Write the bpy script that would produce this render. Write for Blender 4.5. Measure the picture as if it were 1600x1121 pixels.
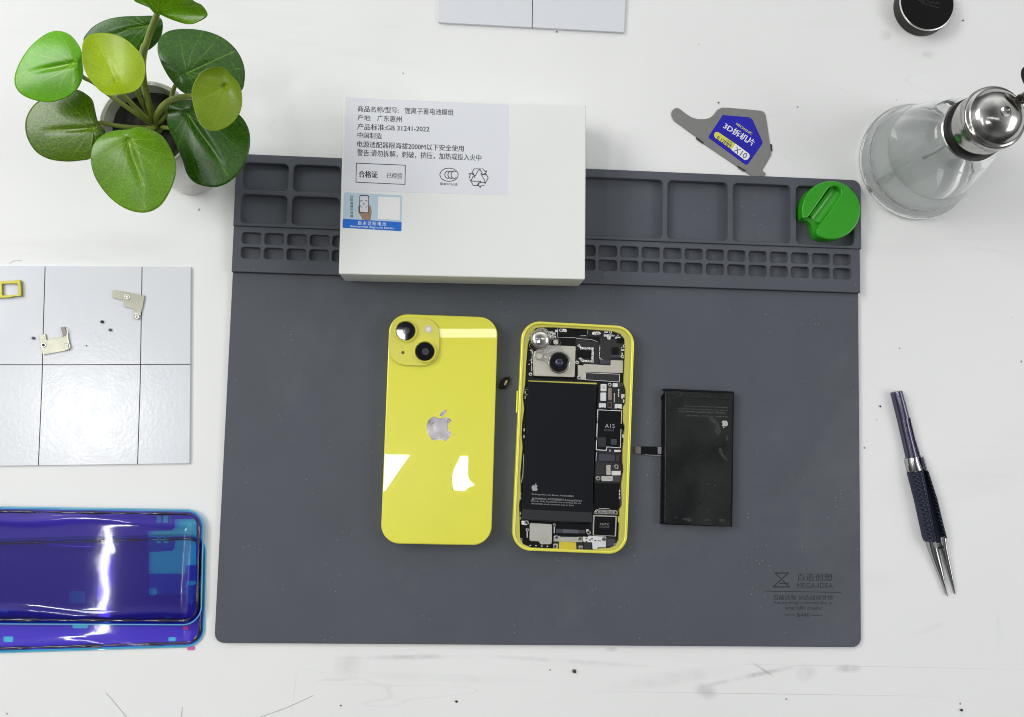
import bpy, bmesh, math, random
from mathutils import Vector, Matrix
from mathutils.geometry import tessellate_polygon
random.seed(7)
for o in list(bpy.data.objects): bpy.data.objects.remove(o)
SC = bpy.context.scene
COL = SC.collection
# ------------------------------------------------------------------ camera
D = 530.0          # millimetres from the table top; everything is laid out in mm and stored in metres
F = 1250.0         # focal length in photo pixels
TX, TY, RZ = math.radians(4.137), math.radians(-3.544), math.radians(1.736)
M = Matrix.Rotation(RZ, 3, 'Z') @ Matrix.Rotation(TX, 3, 'X') @ Matrix.Rotation(TY, 3, 'Y')
cam_d = bpy.data.cameras.new('camera'); cam = bpy.data.objects.new('camera', cam_d); COL.objects.link(cam)
cam_d.sensor_width = 36; cam_d.lens = F/1600*36; cam_d.clip_start = .01; cam_d.clip_end = 50
cam.matrix_world = Matrix.Translation((0, 0, D/1000)) @ M.to_4x4()
SC.camera = cam
def at(px, py, z=0.0):
    """point (mm) seen at photo pixel (px,py) on the plane z (mm)"""
    r = M @ Vector((px-800, -(py-560.5), -F))
    k = (D-z)/-r.z
    return Vector((r.x*k, r.y*k, z))
# ------------------------------------------------------------------ world and lamps
W = bpy.data.worlds.new('World'); SC.world = W; W.use_nodes = True
nt = W.node_tree; bg = nt.nodes['Background']
tc = nt.nodes.new('ShaderNodeTexCoord'); sep = nt.nodes.new('ShaderNodeSeparateXYZ')
nt.links.new(tc.outputs['Generated'], sep.inputs[0])
rmp = nt.nodes.new('ShaderNodeValToRGB'); nt.links.new(sep.outputs['Z'], rmp.inputs[0])
e = rmp.color_ramp.elements
e[0].position = .0; e[0].color = (.12, .12, .125, 1)
e[1].position = 1.0; e[1].color = (.13, .13, .14, 1)     # the photographer leans over the table
for p_, c_ in ((.30, .42), (.52, 1.15), (.76, 1.10), (.90, .42)):
    a = e.new(p_); a.color = (c_*.985, c_, c_*1.005, 1)
nz = nt.nodes.new('ShaderNodeTexNoise'); nz.inputs['Scale'].default_value = 1.6; nz.inputs['Detail'].default_value = 1
nt.links.new(tc.outputs['Generated'], nz.inputs['Vector'])
nr = nt.nodes.new('ShaderNodeMapRange'); nt.links.new(nz.outputs['Fac'], nr.inputs['Value'])
nr.inputs['From Min'].default_value = .35; nr.inputs['From Max'].default_value = .65
nr.inputs['To Min'].default_value = .55; nr.inputs['To Max'].default_value = 1.35
mx = nt.nodes.new('ShaderNodeMix'); mx.data_type = 'RGBA'; mx.blend_type = 'MULTIPLY'; mx.inputs[0].default_value = 1
nt.links.new(rmp.outputs[0], mx.inputs[6]); nt.links.new(nr.outputs[0], mx.inputs[7])
yr = nt.nodes.new('ShaderNodeMapRange'); nt.links.new(sep.outputs['Y'], yr.inputs['Value'])      # the photographer's side of the room is darker
yr.inputs['From Min'].default_value = -.55; yr.inputs['From Max'].default_value = .15; yr.inputs['To Min'].default_value = .22; yr.inputs['To Max'].default_value = 1.12
mx2 = nt.nodes.new('ShaderNodeMix'); mx2.data_type = 'RGBA'; mx2.blend_type = 'MULTIPLY'; mx2.inputs[0].default_value = 1
nt.links.new(mx.outputs[2], mx2.inputs[6]); nt.links.new(yr.outputs[0], mx2.inputs[7])
nt.links.new(mx2.outputs[2], bg.inputs['Color']); bg.inputs['Strength'].default_value = 0.79
def lampspot(px, py, H):
    r = M @ Vector((px-800, -(py-560.5), -F)); k = (D+H)/-r.z
    return Vector((r.x*k, r.y*k, H))
LAMP_H = 1600.0
def area(name, x0, y0, x1, y1, L, col=(1, 1, 1), H=LAMP_H):
    """rectangular lamp at ceiling height whose mirror image on the table fills the given photo rectangle; L radiance"""
    p = [lampspot(x0, y0, H), lampspot(x1, y0, H), lampspot(x1, y1, H), lampspot(x0, y1, H)]
    c = sum(p, Vector())/4; u = (p[1]-p[0]+p[2]-p[3])/2; v = (p[0]-p[3]+p[1]-p[2])/2
    d = bpy.data.lights.new(name, 'AREA'); d.shape = 'RECTANGLE'; d.size = u.length/1000; d.size_y = v.length/1000
    d.energy = L*math.pi*d.size*d.size_y*1.0; d.color = col
    o = bpy.data.objects.new(name, d); COL.objects.link(o)
    o.location = c/1000; o.rotation_euler = (0, 0, math.atan2(u.y, u.x))
    return o
area('tube_or_streak_lamp', 676, 515.5, 1180, 529, 9, (1, 1, .97))
area('tube_or_streak_lamp', 600, 517.5, 634, 533, 12, (1, 1, .97))
area('tube_or_streak_lamp', 160, 780, 171, 1018, 60, (1, 1, .98))  # added lamp, placed to lay the long streak across the films
area('tube_or_streak_lamp', 270, 475, 315, 500, 6, (1, 1, .97))
area('panel_or_fill_lamp', 95, 600, 190, 700, 34, (1, 1, .98))
area('panel_or_fill_lamp', -1000, -350, -100, 500, 9.5, (1, .998, .975))
area('panel_or_fill_lamp', 1750, 350, 2600, 1150, 5.0, (1, 1, 1))  # added fill lamp that lifts the carton's shadow on the right
SC.view_settings.view_transform = 'Standard'; SC.view_settings.look = 'None'
SC.view_settings.exposure = 0.0; SC.view_settings.gamma = 1.0
SC.cycles.max_bounces = 14; SC.cycles.transmission_bounces = 12; SC.cycles.transparent_max_bounces = 16
SC.cycles.sample_clamp_indirect = 25.0; SC.cycles.use_denoising = True; SC.cycles.blur_glossy = .3; SC.cycles.filter_width = 1.0
# two added glowing shapes, mirrored by the phone as a partly blocked ceiling light
def glow_piece(name, pts, L, which):
    me = bpy.data.meshes.new(name); P = [lampspot(x, y, LAMP_H)/1000 for x, y in pts]; loc_ = sum(P, Vector())/len(P); P = [p-loc_ for p in P]
    me.from_pydata(P, [], [tuple(range(len(P)))]); me.update()
    m = bpy.data.materials.new('glow_piece'); m.use_nodes = True; n = m.node_tree.nodes; n.clear()
    em = n.new('ShaderNodeEmission'); out = n.new('ShaderNodeOutputMaterial'); em.inputs[0].default_value = (1, 1, .96, 1); em.inputs[1].default_value = L
    m.node_tree.links.new(em.outputs[0], out.inputs[0]); me.materials.append(m)
    o = bpy.data.objects.new(name, me); COL.objects.link(o); o.location = loc_
    o['label'] = which+' glowing piece, added for the yellow phone to mirror'; o['category'] = 'ceiling lamp'; o['group'] = 'added glow pieces'
glow_piece('reflection_glow', [(560, 708), (641, 711), (602, 767), (560, 767)], 34, 'wedge-shaped')
_q = [(580+x/5.336, 660+y/5.336) for x, y in ((748, 278), (806, 282), (803, 440), (820, 480), (862, 518), (815, 535), (775, 567), (690, 562), (675, 470), (688, 395))]
glow_piece('reflection_glow', _q, 34, 'many-cornered')
# ------------------------------------------------------------------ helpers
def lin(r, g, b):
    f = lambda c: (c/255/12.92 if c/255 <= .04045 else ((c/255+.055)/1.055)**2.4)
    return (f(r), f(g), f(b), 1)
MATS = {}
def mat(name, col, rough=.5, metal=0, spec=.5, coat=0, bump=None, var=None, alpha=None, trans=0, aniso=0, emis=None, ior=None, sss=0, coatr=.03, rvar=None):
    """procedural principled material. bump=(scale, strength) var=(scale, amount)"""
    if name in MATS: return MATS[name]
    m = bpy.data.materials.new(name); m.use_nodes = True; nt = m.node_tree; b = nt.nodes['Principled BSDF']
    c = col if len(col) == 4 else (*col, 1)
    b.inputs['Base Color'].default_value = c; b.inputs['Roughness'].default_value = rough; b.inputs['Metallic'].default_value = metal
    b.inputs['Specular IOR Level'].default_value = spec; b.inputs['Coat Weight'].default_value = coat; b.inputs['Coat Roughness'].default_value = coatr
    b.inputs['Transmission Weight'].default_value = trans
    if ior: b.inputs['IOR'].default_value = ior
    if sss:
        b.inputs['Subsurface Weight'].default_value = sss; b.inputs['Subsurface Radius'].default_value = (.004, .006, .002); b.inputs['Subsurface Scale'].default_value = .3
    tc = nt.nodes.new('ShaderNodeTexCoord')
    def noise(s, det=4):
        n = nt.nodes.new('ShaderNodeTexNoise'); n.inputs['Scale'].default_value = s; n.inputs['Detail'].default_value = det
        nt.links.new(tc.outputs['Object'], n.inputs['Vector']); return n
    if var:
        n = noise(var[0]); mr = nt.nodes.new('ShaderNodeMapRange'); nt.links.new(n.outputs['Fac'], mr.inputs['Value'])
        mr.inputs['From Min'].default_value = .3; mr.inputs['From Max'].default_value = .7
        mr.inputs['To Min'].default_value = 1-var[1]; mr.inputs['To Max'].default_value = 1+var[1]
        x = nt.nodes.new('ShaderNodeMix'); x.data_type = 'RGBA'; x.blend_type = 'MULTIPLY'; x.inputs[0].default_value = 1
        x.inputs[6].default_value = c; nt.links.new(mr.outputs[0], x.inputs[7]); nt.links.new(x.outputs[2], b.inputs['Base Color'])
    if rvar:
        n = noise(rvar[0]); mr = nt.nodes.new('ShaderNodeMapRange'); nt.links.new(n.outputs['Fac'], mr.inputs['Value'])
        mr.inputs['From Min'].default_value = .3; mr.inputs['From Max'].default_value = .7
        mr.inputs['To Min'].default_value = max(0, rough-rvar[1]); mr.inputs['To Max'].default_value = rough+rvar[1]
        nt.links.new(mr.outputs[0], b.inputs['Roughness'])
    if bump:
        n = noise(bump[0], 3); bu = nt.nodes.new('ShaderNodeBump'); bu.inputs['Strength'].default_value = bump[1]; bu.inputs['Distance'].default_value = .0004
        nt.links.new(n.outputs['Fac'], bu.inputs['Height']); nt.links.new(bu.outputs[0], b.inputs['Normal'])
    MATS[name] = m; return m
def link_mesh(name, me, m=None, parent=None, loc=None):
    o = bpy.data.objects.new(name, me); COL.objects.link(o)
    if m is not None: me.materials.append(m)
    if parent is not None:
        o.parent = parent
    return o
def root_of(o):
    while o.parent: o = o.parent
    return o
def finish(name, verts, faces, m, parent, smooth=30, flat_top=False):
    """verts in world mm"""
    if parent is not None: org = Vector(root_of(parent)['_org'])
    else:
        xs = [v[0] for v in verts]; ys = [v[1] for v in verts]; zs = [v[2] for v in verts]
        org = Vector(((min(xs)+max(xs))/2, (min(ys)+max(ys))/2, min(zs)))
    me = bpy.data.meshes.new(name)
    me.from_pydata([(Vector(v)-org)/1000 for v in verts], [], faces)
    bm = bmesh.new(); bm.from_mesh(me); bmesh.ops.remove_doubles(bm, verts=bm.verts, dist=1e-7); bmesh.ops.recalc_face_normals(bm, faces=bm.faces); bm.to_mesh(me); bm.free()
    if smooth:
        for p in me.polygons: p.use_smooth = True
        me.set_sharp_from_angle(angle=math.radians(smooth))
        if flat_top:
            for p in me.polygons:
                if abs(p.normal.z) > .9995: p.use_smooth = False
    me.update()
    o = link_mesh(name, me, m, parent)
    if parent is None: o.location = org/1000; o['_org'] = tuple(org)
    return o
def tag(o, label, cat, group=None):
    o['label'] = label; o['category'] = cat
    if group: o['group'] = group
    return o
def thing(name, org, label, cat, group=None):
    o = bpy.data.objects.new(name, None); COL.objects.link(o); o.empty_display_size = .01
    o.location = Vector(org)/1000; o['_org'] = tuple(org); return tag(o, label, cat, group)
def area2(l): return sum(l[i-1][0]*l[i][1]-l[i][0]*l[i-1][1] for i in range(len(l)))/2
def inset(l, d):
    n = len(l); out = []
    for i in range(n):
        p, q, r = Vector(l[i-1][:2]), Vector(l[i][:2]), Vector(l[(i+1) % n][:2])
        a = (q-p); b = (r-q)
        if a.length < 1e-9 or b.length < 1e-9: out.append(q); continue
        a.normalize(); b.normalize()
        na, nb = Vector((-a.y, a.x)), Vector((-b.y, b.x)); s = na+nb
        if s.length < .2: out.append(q+na*d); continue
        s.normalize(); k = d/max(.35, s.dot(na)); out.append(q+s*k)
    return out
def prism(name, loops, z0, z1, m, parent, bev=0.0, smooth=30, bottom=False, segs=1):
    """solid between z0 and z1 (mm) with outline loops[0] and holes loops[1:]"""
    LL = []
    for i, l in enumerate(loops):
        l = [Vector(p[:2]) for p in l]
        l = [p for j, p in enumerate(l) if (p-l[j-1]).length > 1e-4]
        ccw = area2(l) > 0
        if (i == 0) != ccw: l.reverse()
        LL.append(l)
    verts = []; faces = []
    levels = []
    if bev:
        levels = [(z0, 0)]+[(z1-bev+bev*math.sin(t*math.pi/2/segs), bev*(1-math.cos(t*math.pi/2/segs))) for t in range(segs+1)]
    else: levels = [(z0, 0), (z1, 0)]
    idx = []
    for l in LL:
        rows = []
        for z, d in levels:
            li = inset(l, d) if d else l
            rows.append(list(range(len(verts), len(verts)+len(l))))
            verts += [(p.x, p.y, z) for p in li]
        n = len(l)
        for a, b in zip(rows, rows[1:]):
            for k in range(n): faces.append((a[k], a[(k+1) % n], b[(k+1) % n], b[k]))
        idx.append(rows)
    for lev in ([-1, 0] if bottom else [-1]):
        polys = [[Vector(verts[j]) for j in rows[lev]] for rows in idx]
        flat = [j for rows in idx for j in rows[lev]]
        for t in tessellate_polygon([[Vector((p.x, p.y, 0)) for p in pl] for pl in polys]):
            faces.append(tuple(flat[j] for j in t))
    return finish(name, verts, faces, m, parent, smooth, True)
def rounded(pts, r, seg=6):
    """round the corners of a polygon; r number or list"""
    n = len(pts); out = []
    for i in range(n):
        ri = r[i] if isinstance(r, (list, tuple)) else r
        p, q, s = Vector(pts[i-1][:2]), Vector(pts[i][:2]), Vector(pts[(i+1) % n][:2])
        if ri <= 0: out.append(q); continue
        a = (p-q); b = (s-q); la, lb = a.length, b.length
        if la < 1e-6 or lb < 1e-6: continue
        a /= la; b /= lb; c = max(-1, min(1, a.dot(b))); ang = math.acos(c)
        if ang > 3.05: out.append(q); continue
        t = min(ri/math.tan(ang/2), la*.49, lb*.49); rr = t*math.tan(ang/2)
        cen = q+(a+b).normalized()*(rr/math.sin(ang/2))
        s0 = q+a*t-cen; s1 = q+b*t-cen
        a0 = math.atan2(s0.y, s0.x); da = (math.atan2(s1.y, s1.x)-a0+math.pi) % (2*math.pi)-math.pi
        for k in range(seg+1):
            g = a0+da*k/seg; out.append(cen+Vector((math.cos(g), math.sin(g)))*rr)
    return out
def PX(pts, z=0.0): return [at(x, y, z).xy for x, y in pts]
def zc(s, ox, oy): return lambda pts: [(ox+x/s, oy+y/s) for x, y in pts]
def rect(x0, y0, x1, y1): return [(x0, y0), (x1, y0), (x1, y1), (x0, y1)]
def slab(name, pts, z0, z1, m, parent, r=0.0, bev=0.0, **k):
    """prism from photo-pixel outline of its top face"""
    l = PX(pts, z1)
    if r: l = rounded(l, r); bev = min(bev, r*.5)
    return prism(name, [l], z0, z1, m, parent, bev, **k)
def circle(c, r, n=40, ry=None): return [(c[0]+r*math.cos(2*math.pi*i/n), c[1]+(ry or r)*math.sin(2*math.pi*i/n)) for i in range(n)]
def disc(name, px, py, r, z0, z1, m, parent, bev=0.0, n=32, hole=0, **k):
    c = at(px, py, z1); L = [circle(c, r, n)]
    if hole: L.append(circle(c, hole, n))
    return prism(name, L, z0, z1, m, parent, bev, **k)
def lathe(name, c, prof, m, parent, n=64, smooth=40, closed=False):
    """prof: list of (radius, z) mm around vertical axis at c"""
    v = []; f = []
    for r, z in prof:
        for i in range(n): v.append((c[0]+r*math.cos(2*math.pi*i/n), c[1]+r*math.sin(2*math.pi*i/n), z))
    m_ = len(prof)
    for j in range(m_-1 if not closed else m_):
        j2 = (j+1) % m_
        for i in range(n): f.append((j*n+i, j*n+(i+1) % n, j2*n+(i+1) % n, j2*n+i))
    return finish(name, v, f, m, parent, smooth)
def tube(name, pts, rad, m, parent, n=10, smooth=60, close_ends=True):
    """pts world mm; rad number or list"""
    P = [Vector(p) for p in pts]; N = len(P)
    R = rad if isinstance(rad, (list, tuple)) else [rad]*N
    v = []; f = []; up = None
    for i in range(N):
        t = (P[min(i+1, N-1)]-P[max(i-1, 0)]).normalized()
        if up is None: up = Vector((0, 0, 1)) if abs(t.z) < .9 else Vector((1, 0, 0))
        s = t.cross(up).normalized(); up = s.cross(t).normalized()
        for k in range(n):
            a = 2*math.pi*k/n; v.append(P[i]+(s*math.cos(a)+up*math.sin(a))*R[i])
    for i in range(N-1):
        for k in range(n): f.append((i*n+k, i*n+(k+1) % n, (i+1)*n+(k+1) % n, (i+1)*n+k))
    if close_ends: f.append(tuple(range(n))); f.append(tuple((N-1)*n+k for k in range(n)))
    return finish(name, v, f, m, parent, smooth)
def smoothpath(P, sub=6, closed=False):
    P = [Vector(p) for p in P]; n = len(P); out = []
    rng = range(n if closed else n-1)
    for i in rng:
        g = (lambda k: P[k % n]) if closed else (lambda k: P[max(0, min(n-1, k))])
        a, b, c, d = g(i-1), g(i), g(i+1), g(i+2)
        for s in range(sub):
            t = s/sub
            out.append(.5*((2*b)+(c-a)*t+(2*a-5*b+4*c-d)*t*t+(-a+3*b-3*c+d)*t**3))
    if not closed: out.append(P[-1])
    return out
def ribbons(name, lines, w, z, m, parent, h=.05, closed=False):
    """flat strokes of width w mm following pixel polylines at height z"""
    v = []; f = []
    for ln in lines:
        p = PX(ln, z); n = len(p)
        for i in range(n if closed else n-1):
            a, b = p[i], p[(i+1) % n]; t = (b-a)
            if t.length < 1e-6: continue
            t.normalize(); s = Vector((-t.y, t.x))*w/2; e_ = t*w*.5
            k = len(v)
            for zz in (z, z+h):
                v += [(*(a-e_-s), zz), (*(b+e_-s), zz), (*(b+e_+s), zz), (*(a-e_+s), zz)]
            f += [(k+4, k+5, k+6, k+7), (k, k+1, k+5, k+4), (k+1, k+2, k+6, k+5), (k+2, k+3, k+7, k+6), (k+3, k, k+4, k+7)]
            z += .0007
    return finish(name, v, f, m, parent, 0)
def text(name, s, a, b, z, m, parent, capx=None, bold=0.0, h=.03, up=1, spacing=1.0, org=None, size_mm=None):
    """writing from photo pixel a to b along its baseline on plane z; capx = letter height in px"""
    cu = bpy.data.curves.new(name, 'FONT'); cu.body = s; cu.size = 10; cu.extrude = 0; cu.space_character = spacing; cu.resolution_u = 3
    o = bpy.data.objects.new(name, cu); me = bpy.data.meshes.new_from_object(o); bpy.data.objects.remove(o)
    vs = [v.co.copy() for v in me.vertices]; fs = [tuple(p.vertices) for p in me.polygons]
    bpy.data.meshes.remove(me)
    x0 = min(v.x for v in vs); x1 = max(v.x for v in vs); y0 = min(v.y for v in vs); y1 = max(v.y for v in vs)
    A = at(*a, z); B = at(*b, z); u = (B-A).xy; wid = u.length; u.normalize(); n = Vector((-u.y, u.x))*up
    sx = wid/(x1-x0); sy = sx if capx is None else capx*(D-z)/F/(y1-y0)
    out = [(A.x+u.x*(v.x-x0)*sx+n.x*(v.y-y0)*sy, A.y+u.y*(v.x-x0)*sx+n.y*(v.y-y0)*sy, z+h) for v in vs]
    if bold:
        n0 = len(out); d = bold*10*sx; w2 = []
        for q in (-1, 1): w2 += [(p[0]+u.x*d*q, p[1]+u.y*d*q, p[2]+(.002 if q > 0 else 0)) for p in out]
        out = w2; fs = fs+[tuple(i+n0 for i in t) for t in fs]
    ob = finish(name, out, fs, m, parent, 0)
    return ob
def svg(path, sub=5):
    import re
    tk = re.findall(r'[A-Za-z]|-?\d*\.\d+|-?\d+', path); i = 0; cur = Vector((0, 0)); loops = []; L = None; cmd = None
    def num():
        nonlocal i
        i += 1; return float(tk[i-1])
    while i < len(tk):
        if tk[i].isalpha(): cmd = tk[i]; i += 1
        if cmd in 'zZ': continue
        if cmd == 'M':
            cur = Vector((num(), num())); L = [cur.copy()]; loops.append(L); cmd = 'L'
        elif cmd == 'c':
            p = [cur+Vector((num(), num())) for _ in range(3)]
            for k in range(1, sub+1):
                t = k/sub; L.append((1-t)**3*cur+3*(1-t)**2*t*p[0]+3*(1-t)*t*t*p[1]+t**3*p[2])
            cur = p[2]
    return loops
FRUIT = svg("M12.152 6.896c-.948 0-2.415-1.078-3.96-1.04-2.04.027-3.91 1.183-4.961 3.014-2.117 3.675-.546 9.103 1.519 12.09 1.013 1.454 2.208 3.09 3.792 3.039 1.52-.065 2.09-.987 3.935-.987 1.831 0 2.35.987 3.96.948 1.637-.026 2.676-1.48 3.676-2.948 1.156-1.688 1.636-3.325 1.662-3.415-.039-.013-3.182-1.221-3.22-4.857-.026-3.04 2.48-4.494 2.597-4.559-1.429-2.09-3.623-2.324-4.39-2.376-2-.156-3.675 1.09-4.61 1.09z M15.53 3.83c.843-1.012 1.4-2.427 1.245-3.83-1.207.052-2.662.805-3.532 1.818-.78.896-1.454 2.338-1.273 3.714 1.338.104 2.715-.688 3.559-1.701z")
def logo(name, px, py, hpx, ang, z, m, parent, h=.04):
    """bitten fruit emblem centred on a pixel; ang = clockwise turn in degrees"""
    v = []; f = []; s = hpx/24; ca, sa = math.cos(math.radians(ang)), math.sin(math.radians(ang))
    for lp in FRUIT:
        pts = []
        for p in lp[:-1]:
            x, y = (p.x-12)*s, (p.y-12)*s; pts.append(at(px+x*ca-y*sa, py+x*sa+y*ca, z+h))
        k = len(v); v += pts
        for t in tessellate_polygon([[Vector((p.x, p.y, 0)) for p in pts]]): f.append(tuple(k+j for j in t))
    return finish(name, v, f, m, parent, 0)
def fit_rect(c4, z):
    """best true rectangle through four photo pixels (TL TR BR BL) on plane z"""
    P = [at(x, y, z).xy for x, y in c4]; c = sum(P, Vector((0, 0)))/4
    u = (P[1]-P[0]+P[2]-P[3]); v = (P[0]-P[3]+P[1]-P[2])
    th = (math.atan2(u.y, u.x)*u.length+(math.atan2(v.y, v.x)-math.pi/2)*v.length)/(u.length+v.length)
    w = ((P[1]-P[0]).length+(P[2]-P[3]).length)/2; h = ((P[0]-P[3]).length+(P[1]-P[2]).length)/2
    U = Vector((math.cos(th), math.sin(th))); V = Vector((-U.y, U.x))
    return c, U, V, w, h
def rr_loop(c, U, V, w, h, r, seg=8):
    q = [c+U*sx*w/2+V*sy*h/2 for sx, sy in ((-1, -1), (1, -1), (1, 1), (-1, 1))]
    return rounded(q, r, seg) if r else q

# ------------------------------------------------------------------ the table
def table_material():
    m = bpy.data.materials.new('painted_table'); m.use_nodes = True; nt = m.node_tree; b = nt.nodes['Principled BSDF']
    N = nt.nodes.new; Lk = nt.links.new
    tc = N('ShaderNodeTexCoord')
    def mp(sx, sy, rot=0):
        x = N('ShaderNodeMapping'); x.inputs['Scale'].default_value = (sx, sy, 1); x.inputs['Rotation'].default_value = (0, 0, rot); Lk(tc.outputs['Object'], x.inputs[0]); return x
    def noise(s, sx=1, sy=1, det=5, rot=0, rough=.55):
        n = N('ShaderNodeTexNoise'); n.inputs['Scale'].default_value = s; n.inputs['Detail'].default_value = det; n.inputs['Roughness'].default_value = rough
        Lk(mp(sx, sy, rot).outputs[0], n.inputs['Vector']); return n
    def rng(src, a, b_, c, d):
        r = N('ShaderNodeMapRange'); Lk(src, r.inputs['Value']); r.inputs['From Min'].default_value = a; r.inputs['From Max'].default_value = b_; r.inputs['To Min'].default_value = c; r.inputs['To Max'].default_value = d; return r.outputs[0]
    def mul(c1, c2):
        x = N('ShaderNodeMath'); x.operation = 'MULTIPLY'
        Lk(c1, x.inputs[0]); Lk(c2, x.inputs[1]); return x.outputs[0]
    big = rng(noise(5).outputs['Fac'], .3, .7, .975, 1.02)
    smear = rng(noise(16, .25, 1.6, 6).outputs['Fac'], .62, .78, 1, .93)
    # fine dirt specks
    vo = N('ShaderNodeTexVoronoi'); vo.inputs['Scale'].default_value = 95; Lk(mp(1, 1).outputs[0], vo.inputs['Vector'])
    spk = rng(vo.outputs['Distance'], .05, .09, .35, 1)
    gate = rng(noise(30, det=2).outputs['Fac'], .60, .63, 0, 1)
    inv = N('ShaderNodeMath'); inv.operation = 'SUBTRACT'; inv.inputs[0].default_value = 1; Lk(spk, inv.inputs[1])
    g2 = mul(inv.outputs[0], gate); one = N('ShaderNodeMath'); one.operation = 'SUBTRACT'; one.inputs[0].default_value = 1; Lk(g2, one.inputs[1])
    # scratches: thin iso-lines of stretched noise, gated
    def scratch(scale, sx, sy, rot, w, lo, amt):
        n = noise(scale, sx, sy, 1, rot); s = N('ShaderNodeMath'); s.operation = 'SUBTRACT'; Lk(n.outputs['Fac'], s.inputs[0]); s.inputs[1].default_value = .5
        a = N('ShaderNodeMath'); a.operation = 'ABSOLUTE'; Lk(s.outputs[0], a.inputs[0])
        line = rng(a.outputs[0], 0, w, amt, 0); gg = rng(noise(9, det=3, rot=rot+1).outputs['Fac'], lo, lo+.04, 0, 1)
        q = mul(line, gg); o = N('ShaderNodeMath'); o.operation = 'SUBTRACT'; o.inputs[0].default_value = 1; Lk(q, o.inputs[1]); return o.outputs[0]
    s1 = scratch(14, .35, 2.2, .25, .0022, .60, .08); s2 = scratch(12, .3, 2.0, -.5, .002, .62, .07)
    tot = mul(mul(mul(big, smear), mul(one.outputs[0], s1)), s2)
    nse = noise(55, 1, 1, 6, rough=.7).outputs['Fac']; nf = rng(nse, .38, .62, .1, 1)
    for (px, py, hl_, hw, deg, amt, tex) in ((640, 1027, 125, 4.5, -1.2, .20, 1), (880, 1033, 150, 4.5, 3.2, .18, 1), (548, 1043, 32, 24, 20, .12, 1), (1175, 1056, 92, 5, -12, .30, 1), (1103, 1080, 22, 14, 15, .22, 1), (1325, 1045, 24, 8, 0, .34, 1),
            (1190, 1045, 26, 2.2, 32, .4, 1), (1260, 1052, 20, 16, 0, .15, 1), (1050, 1060, 120, 14, -8, .10, 1), (1385, 55, 16, 12, 0, .22, 1), (1450, 86, 14, 9, 0, .2, 1), (1200, 1084.5, 330, .8, .5, .22, 0), (1370, 1042, 320, .7, .6, .16, 0), (460, 1080, 2, 42, 4, .12, 1),
            (530, 1062, 40, 3, -3, .2, 1), (700, 1060, 160, 9, 2, .07, 1), (955, 1015, 12, 5, 0, .25, 1), (1540, 390, 60, 3, 8, .10, 1), (1445, 985, 40, 6, -20, .10, 1), (1560, 990, 5, 40, 0, .08, 1)):
        c = at(px, py, 0); mpp = N('ShaderNodeMapping'); mpp.vector_type = 'TEXTURE'; mpp.inputs['Location'].default_value = (c.x/1000, c.y/1000, 0.025)
        mpp.inputs['Rotation'].default_value = (0, 0, math.radians(-deg)); q = D/F/1000; mpp.inputs['Scale'].default_value = (hl_*q, hw*q, 1); Lk(tc.outputs['Object'], mpp.inputs[0])
        ln = N('ShaderNodeVectorMath'); ln.operation = 'LENGTH'; Lk(mpp.outputs[0], ln.inputs[0]); msk = rng(ln.outputs['Value'], .35, 1.0, amt, 0)
        mm_ = mul(msk, nf) if tex else msk; o_ = N('ShaderNodeMath'); o_.operation = 'SUBTRACT'; o_.inputs[0].default_value = 1; Lk(mm_, o_.inputs[1]); tot = mul(tot, o_.outputs[0])
    x = N('ShaderNodeMix'); x.data_type = 'RGBA'; x.blend_type = 'MULTIPLY'; x.inputs[0].default_value = 1; x.inputs[6].default_value = (.80, .805, .80, 1)
    Lk(tot, x.inputs[7]); Lk(x.outputs[2], b.inputs['Base Color'])
    Lk(rng(noise(40).outputs['Fac'], .3, .7, .34, .5), b.inputs['Roughness']); b.inputs['Specular IOR Level'].default_value = .35
    bu = N('ShaderNodeBump'); bu.inputs['Strength'].default_value = .25; bu.inputs['Distance'].default_value = .0003
    Lk(noise(220, .5, 1, 3).outputs['Fac'], bu.inputs['Height']); Lk(bu.outputs[0], b.inputs['Normal'])
    return m
S = 1400
tb = prism('table_top', [[(-S, -S), (S, -S), (S, S), (-S, S)]], -25, 0, table_material(), None, 1, bottom=True); tb['kind'] = 'structure'

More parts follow.
